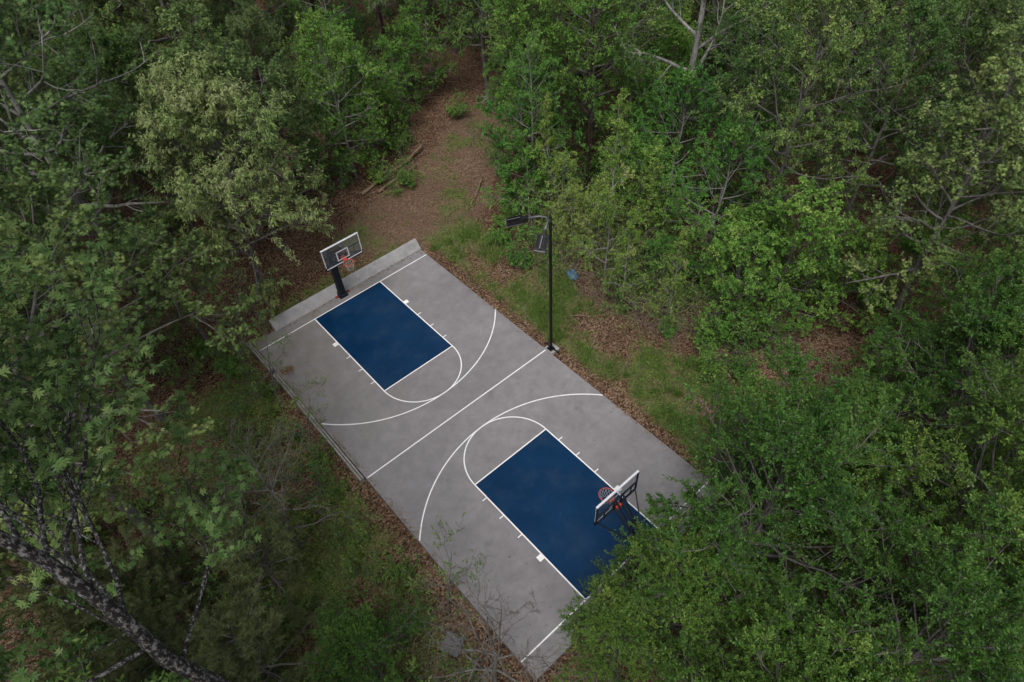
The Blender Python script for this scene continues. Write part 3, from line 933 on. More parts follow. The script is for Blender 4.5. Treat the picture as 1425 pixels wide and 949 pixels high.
def make_tree(seed, H, r0, cb, Rad, n1, n2, n3, leaf, bark, shape='round', el=(0.1, 1.0), up=0.06, wob=0.13, lean=(0, 0),
              leaf_kind='oval', lsize=0.1, lwidth=0.45, nleaf=14, twig=0.45, ldroop=0.25, sides=8, fork=False, trunk_top=0.97, r1f=0.42, upn=0.9, ljit=0.4, tw=0.004, keep=1.0, sector=None):
    rg = np.random.default_rng(seed)
    # trunk
    nt_ = 14
    z = np.linspace(0, H * trunk_top, nt_)
    wx = np.cumsum(rg.normal(0, 0.05, nt_)) * H / 12; wy = np.cumsum(rg.normal(0, 0.05, nt_)) * H / 12
    t = z / H
    trunk = np.stack([wx - wx[0] + lean[0] * t ** 1.3, wy - wy[0] + lean[1] * t ** 1.3, z - 0.25], 1)[None]
    tr = r0 * (1 - t * 0.93) ** 0.85; tr[0] *= 1.35
    VV = []; QQ = []; off = 0

    def addt(P, r, s):
        nonlocal off
        v, q = tubes(P, r, s); VV.append(v); QQ.append(q + off); off += len(v)
    addt(trunk, tr[None], sides)
    # limbs
    tt = cb + (0.98 - cb) * (np.arange(n1) + rg.uniform(-.3, .3, n1)) / n1
    tt = np.clip(tt, cb * 0.9, 0.985)
    P1, _ = along(np.repeat(trunk, n1, 0), (tt / 1.0)[:, None]); P1 = P1[:, 0]
    azs = np.arange(n1) * 2.39996 + rg.uniform(-.5, .5, n1) + seed
    if sector:
        azs = sector[0] + (rg.uniform(-1, 1, n1)) * sector[1]
    s = (tt - cb) / (1 - cb)
    if shape == 'round': pr = np.sqrt(np.clip(1 - (1.5 * (s - 0.36)) ** 2, 0.05, 1))
    elif shape == 'cone': pr = 1.02 - 0.85 * s
    elif shape == 'spread': pr = 0.75 + 0.35 * np.sin(s * math.pi * 0.9)
    else: pr = np.full(n1, 0.8)
    L1 = Rad * pr * rg.uniform(0.72, 1.2, n1)
    e = el[0] + (el[1] - el[0]) * s + rg.normal(0, 0.14, n1)
    D1 = np.stack([np.cos(azs) * np.cos(e), np.sin(azs) * np.cos(e), np.sin(e)], 1)
    B1 = grow(rg, P1, D1, L1, 8, up, wob)
    rt = np.interp(tt * H, z, tr)
    r1 = np.minimum(rt * 0.7, 0.012 + r1f * 0.055 * L1)
    addt(B1, r1[:, None] * np.linspace(1, 0.22, 8)[None], max(4, sides - 3))
    # boughs
    t2 = np.sort(rg.uniform(0.22, 1.0, (n1, n2)), 1)
    P2, D2 = along(B1, t2)
    D2 = side_dirs(rg, D2, 0.85, 0.12)
    L2 = (L1[:, None] * twig * (1.15 - 0.6 * t2) * rg.uniform(0.7, 1.25, (n1, n2))).ravel()
    B2 = grow(rg, P2.reshape(-1, 3), D2.reshape(-1, 3), L2, 5, up * 0.7, wob * 1.2)
    r2 = np.repeat(r1, n2) * 0.38
    addt(B2, np.maximum(r2[:, None] * np.linspace(1, 0.3, 5)[None], tw), 4)
    # twigs
    m = len(B2)
    t3 = rg.uniform(0.25, 1.0, (m, n3))
    P3, D3 = along(B2, t3)
    D3 = side_dirs(rg, D3, 0.8, 0.08).reshape(-1, 3)
    L3 = np.repeat(L2, n3) * rg.uniform(0.35, 0.75, m * n3)
    B3 = grow(rg, P3.reshape(-1, 3), D3, L3, 4, 0.02, wob * 1.4)
    addt(B3, np.maximum(np.full((len(B3), 4), tw) * np.linspace(1.2, 0.6, 4)[None], 0.002), 3)
    bark_me = np_mesh('trunk', np.concatenate(VV), np.concatenate(QQ), bark, smooth=True)
    if not nleaf:
        return bark_me, None, H, Rad
    # leaves on twigs and bough tips
    A = B3
    kp = rg.uniform(0, 1, len(A)) < keep
    ct = np.repeat(np.repeat(rg.normal(0, 0.13, n1), n2), n3) + np.repeat(rg.normal(0, 0.12, m), n3)
    A = A[kp]; ct = ct[kp]
    tl = rg.uniform(0.12, 1.04, (len(A), nleaf)) ** 0.8
    PL, DL = along(A, np.clip(tl, 0, 1))
    tint = np.clip(0.46 + ct[:, None] + rg.normal(0, 0.17, tl.shape), 0, 1).ravel()
    DL = side_dirs(rg, DL.reshape(-1, 3), 0.95, 0.0)
    DL = unit(DL + np.array([0, 0, -ldroop]) + rg.normal(0, 0.15, DL.shape))
    PL = PL.reshape(-1, 3) + rg.normal(0, lsize * 0.25, (tl.size, 3))
    v, q, ti = leaves(rg, PL, DL, leaf_kind, lsize, lwidth, tint, upn, ljit)
    return bark_me, np_mesh('crown', v, q, leaf, ti), H, Rad


def make_pine(seed, H, r0, cb, Rad, n1, n2, leaf, bark, tufts=5, needles=26, nl=0.17, nw=0.07, el=(-0.1, 0.75), shape='cone', lean=(0, 0), r1f=0.35):
    rg = np.random.default_rng(seed)
    nt_ = 12
    z = np.linspace(0, H, nt_); t = z / H
    wx = np.cumsum(rg.normal(0, 0.05, nt_)) * H / 14; wy = np.cumsum(rg.normal(0, 0.05, nt_)) * H / 14
    trunk = np.stack([wx - wx[0] + lean[0] * t, wy - wy[0] + lean[1] * t, z - 0.25], 1)[None]
    tr = r0 * (1 - t * 0.92)
    VV = []; QQ = []; off = 0

    def addt(P, r, s):
        nonlocal off
        v, q = tubes(P, r, s); VV.append(v); QQ.append(q + off); off += len(v)
    addt(trunk, tr[None], 8)
    tt = np.clip(cb + (0.99 - cb) * (np.arange(n1) + rg.uniform(-.4, .4, n1)) / n1, 0.02, 0.99)
    P1, _ = along(np.repeat(trunk, n1, 0), tt[:, None]); P1 = P1[:, 0]
    azs = np.arange(n1) * 2.39996 + rg.uniform(-.6, .6, n1) + seed
    s = (tt - cb) / (1 - cb)
    pr = 1.05 - 0.8 * s if shape == 'cone' else np.sqrt(np.clip(1 - (1.4 * (s - 0.4)) ** 2, .1, 1))
    L1 = Rad * pr * rg.uniform(0.6, 1.2, n1)
    e = el[0] + (el[1] - el[0]) * s + rg.normal(0, .15, n1)
    D1 = np.stack([np.cos(azs) * np.cos(e), np.sin(azs) * np.cos(e), np.sin(e)], 1)
    B1 = grow(rg, P1, D1, L1, 7, 0.07, 0.13)
    r1 = 0.008 + r1f * 0.05 * L1
    addt(B1, r1[:, None] * np.linspace(1, .3, 7)[None], 5)
    t2 = np.sort(rg.uniform(0.3, 1.0, (n1, n2)), 1)
    P2, D2 = along(B1, t2)
    D2 = side_dirs(rg, D2, 0.8, 0.2)
    L2 = (L1[:, None] * 0.36 * rg.uniform(.6, 1.2, (n1, n2))).ravel()
    B2 = grow(rg, P2.reshape(-1, 3), D2.reshape(-1, 3), L2, 4, 0.1, 0.15)
    addt(B2, np.full((len(B2), 4), 0.006), 3)
    bark_me = np_mesh('trunk', np.concatenate(VV), np.concatenate(QQ), bark, smooth=True)
    m = len(B2)
    t3 = rg.uniform(0.25, 1.0, (m, tufts)); t3[:, 0] = 1.0
    P3, D3 = along(B2, t3)
    ct = np.repeat(rg.normal(0, .12, m), tufts)
    n3 = m * tufts
    P3 = np.repeat(P3.reshape(-1, 3), needles, 0); D3 = np.repeat(D3.reshape(-1, 3), needles, 0)
    D = unit(D3 * 0.7 + rg.normal(0, .62, D3.shape) + np.array([0, 0, .12]))
    P3 = P3 - D3 * rg.uniform(0, 0.10, (len(P3), 1))
    tint = np.clip(.45 + np.repeat(ct, needles) + rg.normal(0, .18, len(P3)), 0, 1)
    v, q, ti = leaves(rg, P3, D, 'needle', nl, nw, tint, 0.6, 0.8)
    return bark_me, np_mesh('crown', v, q, leaf, ti), H, Rad


def make_shrub(seed, H, Rad, stems, n2, n3, leaf, bark, lsize, nleaf, lkind='oval', lwidth=0.5, sr=0.012, wob=0.2, el=0.9, tw=0.003, up=0.05, ldroop=0.15):
    rg = np.random.default_rng(seed)
    az_ = np.arange(stems) * 2.4 + rg.uniform(-.5, .5, stems)
    e = rg.normal(el, 0.25, stems)
    D = np.stack([np.cos(az_) * np.cos(e), np.sin(az_) * np.cos(e), np.abs(np.sin(e))], 1)
    P0 = np.concatenate([rg.normal(0, Rad * 0.18, (stems, 2)), np.full((stems, 1), -0.1)], 1)
    L1 = H * rg.uniform(.6, 1.15, stems)
    B1 = grow(rg, P0, D, L1, 7, up, wob)
    VV = []; QQ = []; off = 0

    def addt(P, r, s):
        nonlocal off
        v, q = tubes(P, r, s); VV.append(v); QQ.append(q + off); off += len(v)
    addt(B1, sr * np.linspace(1, .35, 7)[None] * rg.uniform(.6, 1.3, (stems, 1)), 5)
    t2 = rg.uniform(.2, 1, (stems, n2)); P2, D2 = along(B1, t2)
    D2 = side_dirs(rg, D2, .8, .1).reshape(-1, 3)
    L2 = np.repeat(L1, n2) * rg.uniform(.25, .55, stems * n2)
    B2 = grow(rg, P2.reshape(-1, 3), D2, L2, 5, up * .6, wob * 1.1)
    addt(B2, np.maximum(sr * .45 * np.linspace(1, .4, 5)[None] * np.ones((len(B2), 1)), tw), 4)
    m = len(B2)
    t3 = rg.uniform(.25, 1, (m, n3)); P3, D3 = along(B2, t3)
    B3 = grow(rg, P3.reshape(-1, 3), side_dirs(rg, D3, .8, .05).reshape(-1, 3), np.repeat(L2, n3) * rg.uniform(.3, .7, m * n3), 4, 0.02, wob)
    addt(B3, np.full((len(B3), 4), tw), 3)
    bm_ = np_mesh('stems', np.concatenate(VV), np.concatenate(QQ), bark, smooth=True)
    if not nleaf: return bm_, None, H, Rad
    tl = rg.uniform(.15, 1, (len(B3), nleaf)); PL, DL = along(B3, tl)
    DL = unit(side_dirs(rg, DL.reshape(-1, 3), .95) + np.array([0, 0, -ldroop]))
    ct = np.repeat(rg.normal(0, .13, m), n3)
    tint = np.clip(.47 + ct[:, None] + rg.normal(0, .17, tl.shape), 0, 1).ravel()
    v, q, ti = leaves(rg, PL.reshape(-1, 3) + rg.normal(0, lsize * .2, (tl.size, 3)), DL, lkind, lsize, lwidth, tint, .9, .4)
    return bm_, np_mesh('leaves', v, q, leaf, ti), H, Rad


PROTO = {}


def proto(key, fn, *a, **kw):
    PROTO[key] = fn(*a, **kw)


# kinds of tree: (seed, height, trunk radius, crown base, crown radius, limbs, boughs, twigs ...)
proto('oak', make_tree, 11, 15, 0.22, 0.42, 4.6, 30, 7, 5, M['leaf_oak'], M['bark_grey'], 'spread', (0.0, 1.1), leaf_kind='lobed', lsize=0.118, nleaf=25, twig=0.42, ldroop=0.35, tw=0.006)
proto('oak2', make_tree, 12, 13, 0.18, 0.35, 3.8, 28, 7, 5, M['leaf_oak'], M['bark_grey'], 'round', (0.0, 1.1), leaf_kind='lobed', lsize=0.118, nleaf=24, twig=0.42, ldroop=0.35, tw=0.006)
proto('pale_oak', make_tree, 21, 10, 0.13, 0.25, 4.1, 36, 9, 6, M['leaf_pale'], M['bark_grey'], 'round', (0.15, 1.15), lean=(1.1, 0.5), leaf_kind='narrow', lsize=0.16, lwidth=0.29, nleaf=25, twig=0.42, ldroop=0.7, tw=0.005)
proto('laurel', make_tree, 31, 8.5, 0.14, 0.2, 4.0, 36, 9, 7, M['leaf_laurel'], M['bark_grey'], 'round', (0.0, 1.1), leaf_kind='oval', lsize=0.082, lwidth=0.44, nleaf=40, twig=0.42, ldroop=-0.15, tw=0.004, r1f=0.35)
proto('laurel2', make_tree, 32, 8.0, 0.13, 0.15, 3.6, 34, 9, 7, M['leaf_laurel'], M['bark_grey'], 'round', (0.05, 1.1), leaf_kind='oval', lsize=0.082, lwidth=0.44, nleaf=40, twig=0.45, ldroop=-0.15, tw=0.004, r1f=0.35)
proto('maple', make_tree, 41, 8.5, 0.085, 0.22, 2.6, 24, 7, 5, M['leaf_maple'], M['bark_pale'], 'round', (0.1, 0.9), leaf_kind='oval', lsize=0.092, lwidth=0.70, nleaf=24, twig=0.46, ldroop=0.2, tw=0.004)
proto('maple2', make_tree, 42, 7.0, 0.07, 0.15, 2.4, 22, 7, 5, M['leaf_maple'], M['bark_grey'], 'round', (0.1, 0.9), leaf_kind='oval', lsize=0.092, lwidth=0.70, nleaf=24, twig=0.46, ldroop=0.2, tw=0.004)
proto('broad', make_tree, 51, 12, 0.15, 0.3, 3.4, 28, 7, 5, M['leaf_mid'], M['bark_grey'], 'round', (0.05, 1.1), leaf_kind='oval', lsize=0.11, lwidth=0.42, nleaf=32, twig=0.45, ldroop=0.4, tw=0.006)
proto('broad2', make_tree, 52, 10, 0.12, 0.25, 3.0, 26, 7, 5, M['leaf_mid'], M['bark_grey'], 'round', (0.05, 1.1), leaf_kind='narrow', lsize=0.125, lwidth=0.32, nleaf=32, twig=0.45, ldroop=0.5, tw=0.006)
proto('sapling', make_tree, 61, 6.5, 0.045, 0.15, 1.25, 24, 6, 4, M['leaf_bright'], M['bark_pale'], 'cone', (0.2, 1.1), leaf_kind='oval', lsize=0.07, lwidth=0.5, nleaf=16, twig=0.5, ldroop=0.1, tw=0.004)
proto('sapling2', make_tree, 62, 5.0, 0.04, 0.12, 1.5, 22, 6, 4, M['leaf_bright'], M['bark_pale'], 'round', (0.2, 1.1), leaf_kind='oval', lsize=0.07, lwidth=0.5, nleaf=16, twig=0.5, ldroop=0.1, tw=0.004)
proto('pine', make_pine, 71, 13, 0.16, 0.45, 2.6, 34, 9, M['needle'], M['bark_dark'], 6, 24, 0.22, 0.085)
proto('pine2', make_pine, 72, 10, 0.13, 0.3, 2.4, 34, 9, M['needle'], M['bark_dark'], 6, 24, 0.22, 0.085, shape='round')
proto('young_pine', make_pine, 73, 5.5, 0.07, 0.12, 2.0, 36, 8, M['needle_dull'], M['bark_grey'], 6, 26, 0.17, 0.06, (0.1, 1.0), 'round')
proto('bare', make_tree, 81, 7.0, 0.075, 0.22, 2.3, 17, 5, 4, None, M['bark_grey'], 'round', (0.2, 0.9), up=0.05, wob=0.16, nleaf=0, twig=0.5, tw=0.006, r1f=0.34)
proto('bare2', make_tree, 82, 6.5, 0.08, 0.2, 2.3, 17, 5, 4, None, M['bark_grey'], 'round', (0.2, 0.9), up=0.05, wob=0.18, nleaf=0, twig=0.5, tw=0.006, r1f=0.34)
proto('slender', make_tree, 64, 13, 0.10, 0.45, 1.9, 22, 6, 5, M['leaf_maple'], M['bark_dark'], 'round', (0.2, 1.0), leaf_kind='oval', lsize=0.09, lwidth=0.5, nleaf=18, twig=0.46, ldroop=0.25, tw=0.004)
proto('sparse', make_tree, 63, 4.6, 0.04, 0.25, 1.7, 14, 5, 3, M['leaf_mid'], M['bark_grey'], 'round', (0.1, 0.9), leaf_kind='oval', lsize=0.10, lwidth=0.4, nleaf=6, twig=0.45, ldroop=0.2, tw=0.004, keep=0.6, lean=(0.9, 0.0))
proto('shrub', make_shrub, 91, 1.5, 0.9, 9, 5, 4, M['leaf_maple'], M['bark_grey'], 0.10, 9, lwidth=0.6)
proto('shrub2', make_shrub, 92, 2.3, 1.2, 10, 6, 4, M['leaf_mid'], M['bark_grey'], 0.11, 9, lwidth=0.45)
proto('shrub3', make_shrub, 93, 1.0, 0.8, 10, 5, 4, M['weed'], M['bark_grey'], 0.08, 8, lwidth=0.55)
proto('tangle', make_shrub, 94, 2.0, 1.1, 16, 6, 3, None, M['stick'], 0.1, 0, sr=0.016, wob=0.33, el=0.7, tw=0.005, up=-0.03)
proto('brush', make_shrub, 95, 1.5, 1.3, 26, 4, 2, None, M['stick'], 0.1, 0, sr=0.018, wob=0.2, el=0.28, tw=0.005, up=-0.03)
proto('greentangle', make_shrub, 96, 3.0, 1.2, 14, 6, 4, M['leaf_bright'], M['stick'], 0.075, 6, sr=0.016, wob=0.25, el=1.0, tw=0.004, up=0.0)

PLACED = []


def plant(key, x, y, name, label, cat, group=None, s=1.0, rz=0.0, sz=None, dz=0.0, bark=None, tilt=(0, 0)):
    a, b, H, Rd = PROTO[key]
    z = float(gz(x, y)) + dz
    o = empty(name, (x, y, z), rz)
    o.rotation_euler = (tilt[0], tilt[1], rz)
    o.scale = (s, s, sz or s)
    tag(o, label, cat, group)
    t = link('trunk' if a.name.startswith('trunk') else 'stems', a, o)
    if bark:
        t.material_slots[0].link = 'OBJECT'; t.material_slots[0].material = M[bark]
    if b is not None:
        link('crown' if a.name.startswith('trunk') else 'leaves', b, o)
    PLACED.append((x, y, Rd * s, H * (sz or s), key))
    return o

def many(key, spots, name, cat, group, labs, smin=0.8, smax=1.2, seed=1):
    rg = random.Random(seed)
    for i, (x, y) in enumerate(spots):
        plant(key, x, y, name, labs[i] if isinstance(labs, (list, tuple)) else labs, cat, group, s=rg.uniform(smin, smax), rz=rg.uniform(0, 6.28))


# ------------------------------------------------------------------ added shade trees out of view, and trees one can pick out in the photograph
proto('big_oak', make_tree, 15, 20, 0.225, 0.60, 4.6, 18, 7, 5, M['leaf_oak'], M['bark_oak'], 'flat', (0.0, 0.9), r1f=0.11, leaf_kind='lobed', lsize=0.13, nleaf=20, twig=0.42, ldroop=0.35, tw=0.006, sides=16, sector=(2.0, 1.25), lean=(-1.5, 1.2))
proto('fork_oak', make_tree, 16, 15, 0.26, 0.36, 5.0, 9, 8, 6, M['leaf_mid'], M['bark_pale'], 'flat', (0.25, 0.9), up=0.10, leaf_kind='narrow', lsize=0.14, lwidth=0.32, nleaf=26, twig=0.42, ldroop=0.6, tw=0.006, sides=12, r1f=0.62)

plant('big_oak', -9.75, -8.5, 'oak_tree', 'huge old oak with a thick black and white lichened trunk at the lower left', 'tree')
plant('oak', -11.6, 2.4, 'oak_tree', 'tall oak with large lobed leaves left of the court boards, nearest of the left oaks', 'tree', s=1.0, rz=0.7)
plant('oak2', -9.4, 8.4, 'oak_tree', 'lobed leaf oak beside the far left corner of the court', 'tree', s=0.95, rz=2.1)
plant('oak2', -12.4, 9.8, 'oak_tree', 'lobed leaf oak behind the tallest oak at the left edge', 'tree', s=1.1, rz=4.0)
plant('pale_oak', -2.7, 12.1, 'oak_tree', 'pale yellow green oak with drooping narrow leaves behind the far hoop', 'tree', s=0.95, rz=0.0)
plant('oak2', -6.2, 10.4, 'oak_tree', 'small lobed leaf oak hanging over the left end of the low wall', 'tree', s=0.55, rz=3.3)
plant('oak2', -7.2, 15.5, 'oak_tree', 'tall pale trunked oak at the upper left edge', 'tree', s=1.25, rz=1.0, bark='bark_pale')
plant('broad2', -3.4, 18.5, 'broadleaf_tree', 'tall narrow leaf tree standing behind the pale yellow green oak', 'tree', s=1.1, rz=1.3)
plant('pine2', 2.6, 17.6, 'pine_tree', 'dark trunked pine left of the white stemmed maple behind the far hoop', 'tree', s=0.95, rz=0.5)
plant('pine', 1.0, 22.5, 'pine_tree', 'taller pine behind the dark trunked pine, left of the dirt path', 'tree', s=0.9, rz=2.5)
plant('maple', 5.9, 17.3, 'maple_tree', 'slender white stemmed maple at the left edge of the dirt path', 'tree', s=0.95, rz=0.9, sz=1.05)
plant('maple2', 7.6, 19.4, 'maple_tree', 'bushy green maple right behind the white stemmed maple', 'tree', s=1.0, rz=2.2)
plant('maple2', 9.9, 24.0, 'maple_tree', 'green maple where the dirt path bends into the woods', 'tree', s=0.85, rz=4.4)
plant('fork_oak', 17.3, 3.4, 'oak_tree', 'large white trunked forked oak at the top centre', 'tree', rz=1.0)
plant('broad2', 14.2, 11.4, 'broadleaf_tree', 'tall pale stemmed tree right of the top of the dirt path', 'tree', s=1.0, rz=3.0, bark='bark_pale')
plant('maple', 10.9, 7.7, 'maple_tree', 'thin dark trunked tree behind the lamp pole', 'tree', s=0.95, rz=5.1, bark='bark_dark')
plant('maple2', 9.4, 6.2, 'birch_tree', 'slim white barked birch just left of the lamp pole', 'tree', s=0.8, rz=0.2, bark='bark_pale')
plant('sapling', 9.3, 0.9, 'sapling', 'tallest pale yellow green sapling right of the lamp pole', 'tree', s=1.2, rz=1.2, sz=1.65)
plant('sapling2', 10.2, 2.4, 'sapling', 'yellow green sapling beside the blue plastic sheet', 'tree', s=0.95, rz=2.2)
plant('sapling', 11.6, 0.6, 'sapling', 'yellow green sapling rising out of the dry vine tangle', 'tree', s=0.9, rz=4.2)
plant('maple2', 12.6, 2.0, 'maple_tree', 'blue green leafy tree behind the yellow green saplings', 'tree', s=0.9, rz=0.2)
plant('maple', 13.6, -1.6, 'maple_tree', 'full green maple in the right woods behind the brush pile', 'tree', s=0.95, rz=1.9)
plant('maple2', 11.0, -4.6, 'maple_tree', 'fresh green maple leaning towards the grass strip on the right', 'tree', s=0.8, rz=3.4)
plant('maple2', 13.2, -5.6, 'maple_tree', 'dense green maple left of the dark gap in the right woods', 'tree', s=1.0, rz=5.0)
plant('oak2', 15.8, -9.6, 'oak_tree', 'lobed leaf oak with pale leaders at the right edge', 'tree', s=0.85, rz=0.6, bark='bark_grey')
plant('oak', 20.5, -8.5, 'oak_tree', 'tall lobed leaf oak behind the pale leadered oak on the right', 'tree', s=0.8, rz=2.8)
plant('laurel', 2.0, -11.5, 'laurel_tree', 'dense small leaved laurel tree hanging over the near hoop', 'tree', s=0.95, rz=0.4)
plant('laurel2', 6.2, -12.0, 'laurel_tree', 'small leaved laurel tree at the near right corner of the court', 'tree', s=0.80, rz=2.1)
plant('laurel2', -0.9, -11.8, 'laurel_tree', 'laurel tree whose branches reach over the near end of the court', 'tree', s=0.78, rz=1.1)
plant('laurel', 6.0, -15.6, 'laurel_tree', 'laurel tree filling the lower right corner', 'tree', s=1.0, rz=3.9)
plant('laurel2', 10.6, -13.3, 'laurel_tree', 'laurel tree at the right edge below the pale leadered oak', 'tree', s=0.95, rz=5.2)
plant('laurel', 1.6, -16.0, 'laurel_tree', 'laurel tree at the bottom edge right of the court', 'tree', s=0.9, rz=0.0)
for x_, y_, lab_, s_ in ((-15.2, -9.5, 'unseen tall broadleaf tree added for shade, nearest behind the huge old oak', 1.25), (-16.8, -5.2, 'unseen tall broadleaf tree added for shade, left of the huge old oak', 1.3), (-14.6, -14.0, 'unseen tall broadleaf tree added for shade at the lower left, nearest the bottom edge', 1.2), (-19.5, -9.0, 'unseen tall broadleaf tree added for shade, farthest left behind the huge old oak', 1.4)):
    plant('broad', x_, y_, 'broadleaf_tree', lab_, 'tree', 'unseen shade trees added behind the huge old oak', s=s_, rz=x_)  # trees added out of view to throw shade on the lower left
plant('young_pine', -9.2, -1.6, 'pine_tree', 'brownish green young pine left of the court, in front of the bare tree', 'tree', s=0.85, rz=0.3)
for i_, (x_, y_, s_) in enumerate(((-12.6, -1.6, .75), (-13.6, 0.6, .9), (-11.4, -3.4, .6), (-14.2, -3.0, .85), (-12.0, 0.6, .65), (-9.6, 1.6, .5))):
    plant('young_pine', x_, y_, 'pine_tree', 'small dark pine in the shade behind the huge old oak', 'tree', 'small pines behind the huge old oak', s=s_, rz=i_ * 1.3)
plant('young_pine', -10.6, -4.2, 'pine_tree', 'shaded young pine beside the huge old oak', 'tree', s=0.9, rz=2.0)
plant('bare', -7.9, -0.6, 'bare_tree', 'leafless grey tree left of the court beside the young pine', 'tree', s=0.98, rz=0.5)
plant('bare2', -5.75, -8.9, 'bare_tree', 'leafless pale tree over the grey cover near the bottom edge', 'tree', s=1.05, rz=1.5)
plant('laurel2', -8.2, -6.1, 'laurel_tree', 'low green laurel at the bottom left beside the leafless pale tree', 'tree', s=0.5, rz=1.5)

plant('maple2', 7.5, 18.0, 'maple_tree', 'low leafy maple above the fallen logs', 'tree', s=0.62, rz=0.3)
plant('maple2', 4.3, 18.4, 'maple_tree', 'low leafy maple left of the white stemmed maple', 'tree', s=0.75, rz=1.7)
plant('maple', 8.0, 22.2, 'maple_tree', 'tall fresh green maple behind the fallen logs', 'tree', s=0.85, rz=2.9)
plant('laurel2', -2.7, -10.8, 'laurel_tree', 'low laurel sprawling over the near baseline beside the blue key', 'tree', s=0.56, rz=0.6)
plant('laurel', 4.3, -10.9, 'laurel_tree', 'laurel tree over the near right corner of the slab', 'tree', s=0.72, rz=5.6)
plant('maple', 15.6, 2.4, 'maple_tree', 'fresh green maple hiding the foot of the forked white oak', 'tree', s=0.95, rz=2.0)
plant('maple2', 16.4, 5.2, 'maple_tree', 'bushy maple left of the forked white oak', 'tree', s=1.05, rz=0.8)
plant('slender', 11.1, 7.8, 'slender_tree', 'tall slender dark trunked tree behind the lamp head', 'tree', s=1.0, rz=0.3)
plant('slender', 12.2, 9.2, 'slender_tree', 'tall slender tree right of the top of the dirt path', 'tree', s=1.05, rz=2.3)
plant('slender', 13.4, 6.2, 'slender_tree', 'tall slender tree between the lamp and the forked white oak', 'tree', s=0.95, rz=4.0)
plant('slender', 9.9, 6.4, 'slender_tree', 'pale stemmed slender tree left of the lamp head', 'tree', s=0.8, rz=5.0, bark='bark_pale')
plant('maple2', 11.6, 20.6, 'maple_tree', 'wide green maple closing the view above the fallen logs', 'tree', s=0.72, rz=0.4)
plant('maple2', 13.2, 21.6, 'maple_tree', 'green maple left of the far end of the dirt path', 'tree', s=0.75, rz=1.9)
plant('maple', 15.0, 22.0, 'maple_tree', 'tall green maple beyond the far end of the dirt path', 'tree', s=0.8, rz=3.1)
plant('maple2', 9.9, 19.3, 'maple_tree', 'low green maple right behind the short broken log', 'tree', s=0.5, rz=5.2)
plant('maple2', 12.9, -3.2, 'maple_tree', 'green maple between the full maple and the dense maple on the right', 'tree', s=0.72, rz=4.1)
plant('maple2', 11.6, -6.4, 'maple_tree', 'small green maple at the left side of the dark hollow', 'tree', s=0.5, rz=2.7)
plant('maple2', 14.9, -7.4, 'maple_tree', 'green maple above the dark hollow on the right', 'tree', s=0.72, rz=0.7)
plant('maple2', 10.8, -1.0, 'maple_tree', 'small green maple behind the middle stick heap', 'tree', s=0.48, rz=3.3)
plant('sapling2', 9.9, 3.6, 'sapling', 'pale green sapling just right of the lamp pole', 'tree', s=0.8, rz=0.4)
plant('sapling2', 12.2, 1.2, 'sapling', 'pale green sapling behind the middle sapling', 'tree', s=1.1, rz=2.4)
plant('sapling2', 10.2, 4.6, 'sapling', 'pale green sapling directly behind the lamp pole', 'tree', s=1.0, rz=0.9)
plant('sapling', 12.0, 2.9, 'sapling', 'pale green sapling behind the tallest sapling', 'tree', s=1.1, rz=3.9)
plant('sparse', -5.35, 8.9, 'sapling', 'thin sapling leaning over the far left corner of the slab', 'tree', s=0.95, rz=0.0)
plant('sparse', -5.4, 5.9, 'sapling', 'thin sapling leaning over the slab beside the middle edging board', 'tree', s=0.9, rz=0.3)
plant('sparse', -5.5, 2.9, 'sapling', 'thin sapling leaning over the slab beside the long edging board', 'tree', s=0.75, rz=5.9)
plant('sparse', -5.5, -6.1, 'sapling', 'thin sapling leaning over the near left side of the slab', 'tree', s=0.85, rz=0.2)

many('tangle', [(8.7, 0.6), (9.2, -1.9), (9.3, -3.2), (9.2, 3.9), (9.9, -5.2), (10.4, 5.4)], 'bare_bush', 'bush', 'twiggy bushes bordering the grass strip',
     ['twiggy leafless bush between the tallest sapling and the grass strip', 'twiggy leafless bush bordering the middle of the grass strip', 'twiggy leafless bush bordering the grass below the middle stick heap', 'twiggy leafless bush left of the blue plastic sheet',
      'twiggy leafless bush bordering the grass near the lower right laurels', 'twiggy leafless bush behind the lamp heads'], 0.6, 0.9, 31)
plant('sapling', 8.9, -0.6, 'sapling', 'slim pale sapling standing nearest the grass strip', 'tree', s=0.75, rz=0.4, sz=0.95)
plant('sapling', 9.6, -2.6, 'sapling', 'slim pale sapling among the twiggy bushes on the right', 'tree', s=0.7, rz=1.9, sz=0.9)
plant('sapling', 9.9, 5.4, 'sapling', 'slim pale sapling between the birch and the lamp heads', 'tree', s=0.9, rz=3.0, sz=1.3)
plant('maple2', 16.6, -9.4, 'maple_tree', 'green maple shading the dark hollow at its upper right', 'tree', s=0.8, rz=3.8)
rl = random.Random(3)
LOWS = [(9.6, -5.6), (10.6, -5.2), (11.5, -2.2), (12.0, -4.6), (12.9, -1.0), (13.8, 0.6), (12.8, 3.6), (11.4, 4.6), (13.6, 4.4), (12.2, 6.6), (14.6, -4.4), (15.6, -5.4), (16.2, -2.6), (14.4, 2.4), (15.4, 7.2), (13.6, 8.8), (12.4, 11.4), (16.8, -7.8), (17.6, -5.4), (9.0, -7.6)]
WORD = ['nearest', 'second', 'third', 'fourth', 'fifth', 'sixth', 'seventh', 'eighth', 'ninth', 'tenth', 'eleventh', 'twelfth', 'thirteenth', 'fourteenth', 'fifteenth', 'sixteenth', 'seventeenth', 'eighteenth', 'nineteenth', 'farthest']
LOWS.sort(key=lambda p: math.dist(p, CAM[:2]))
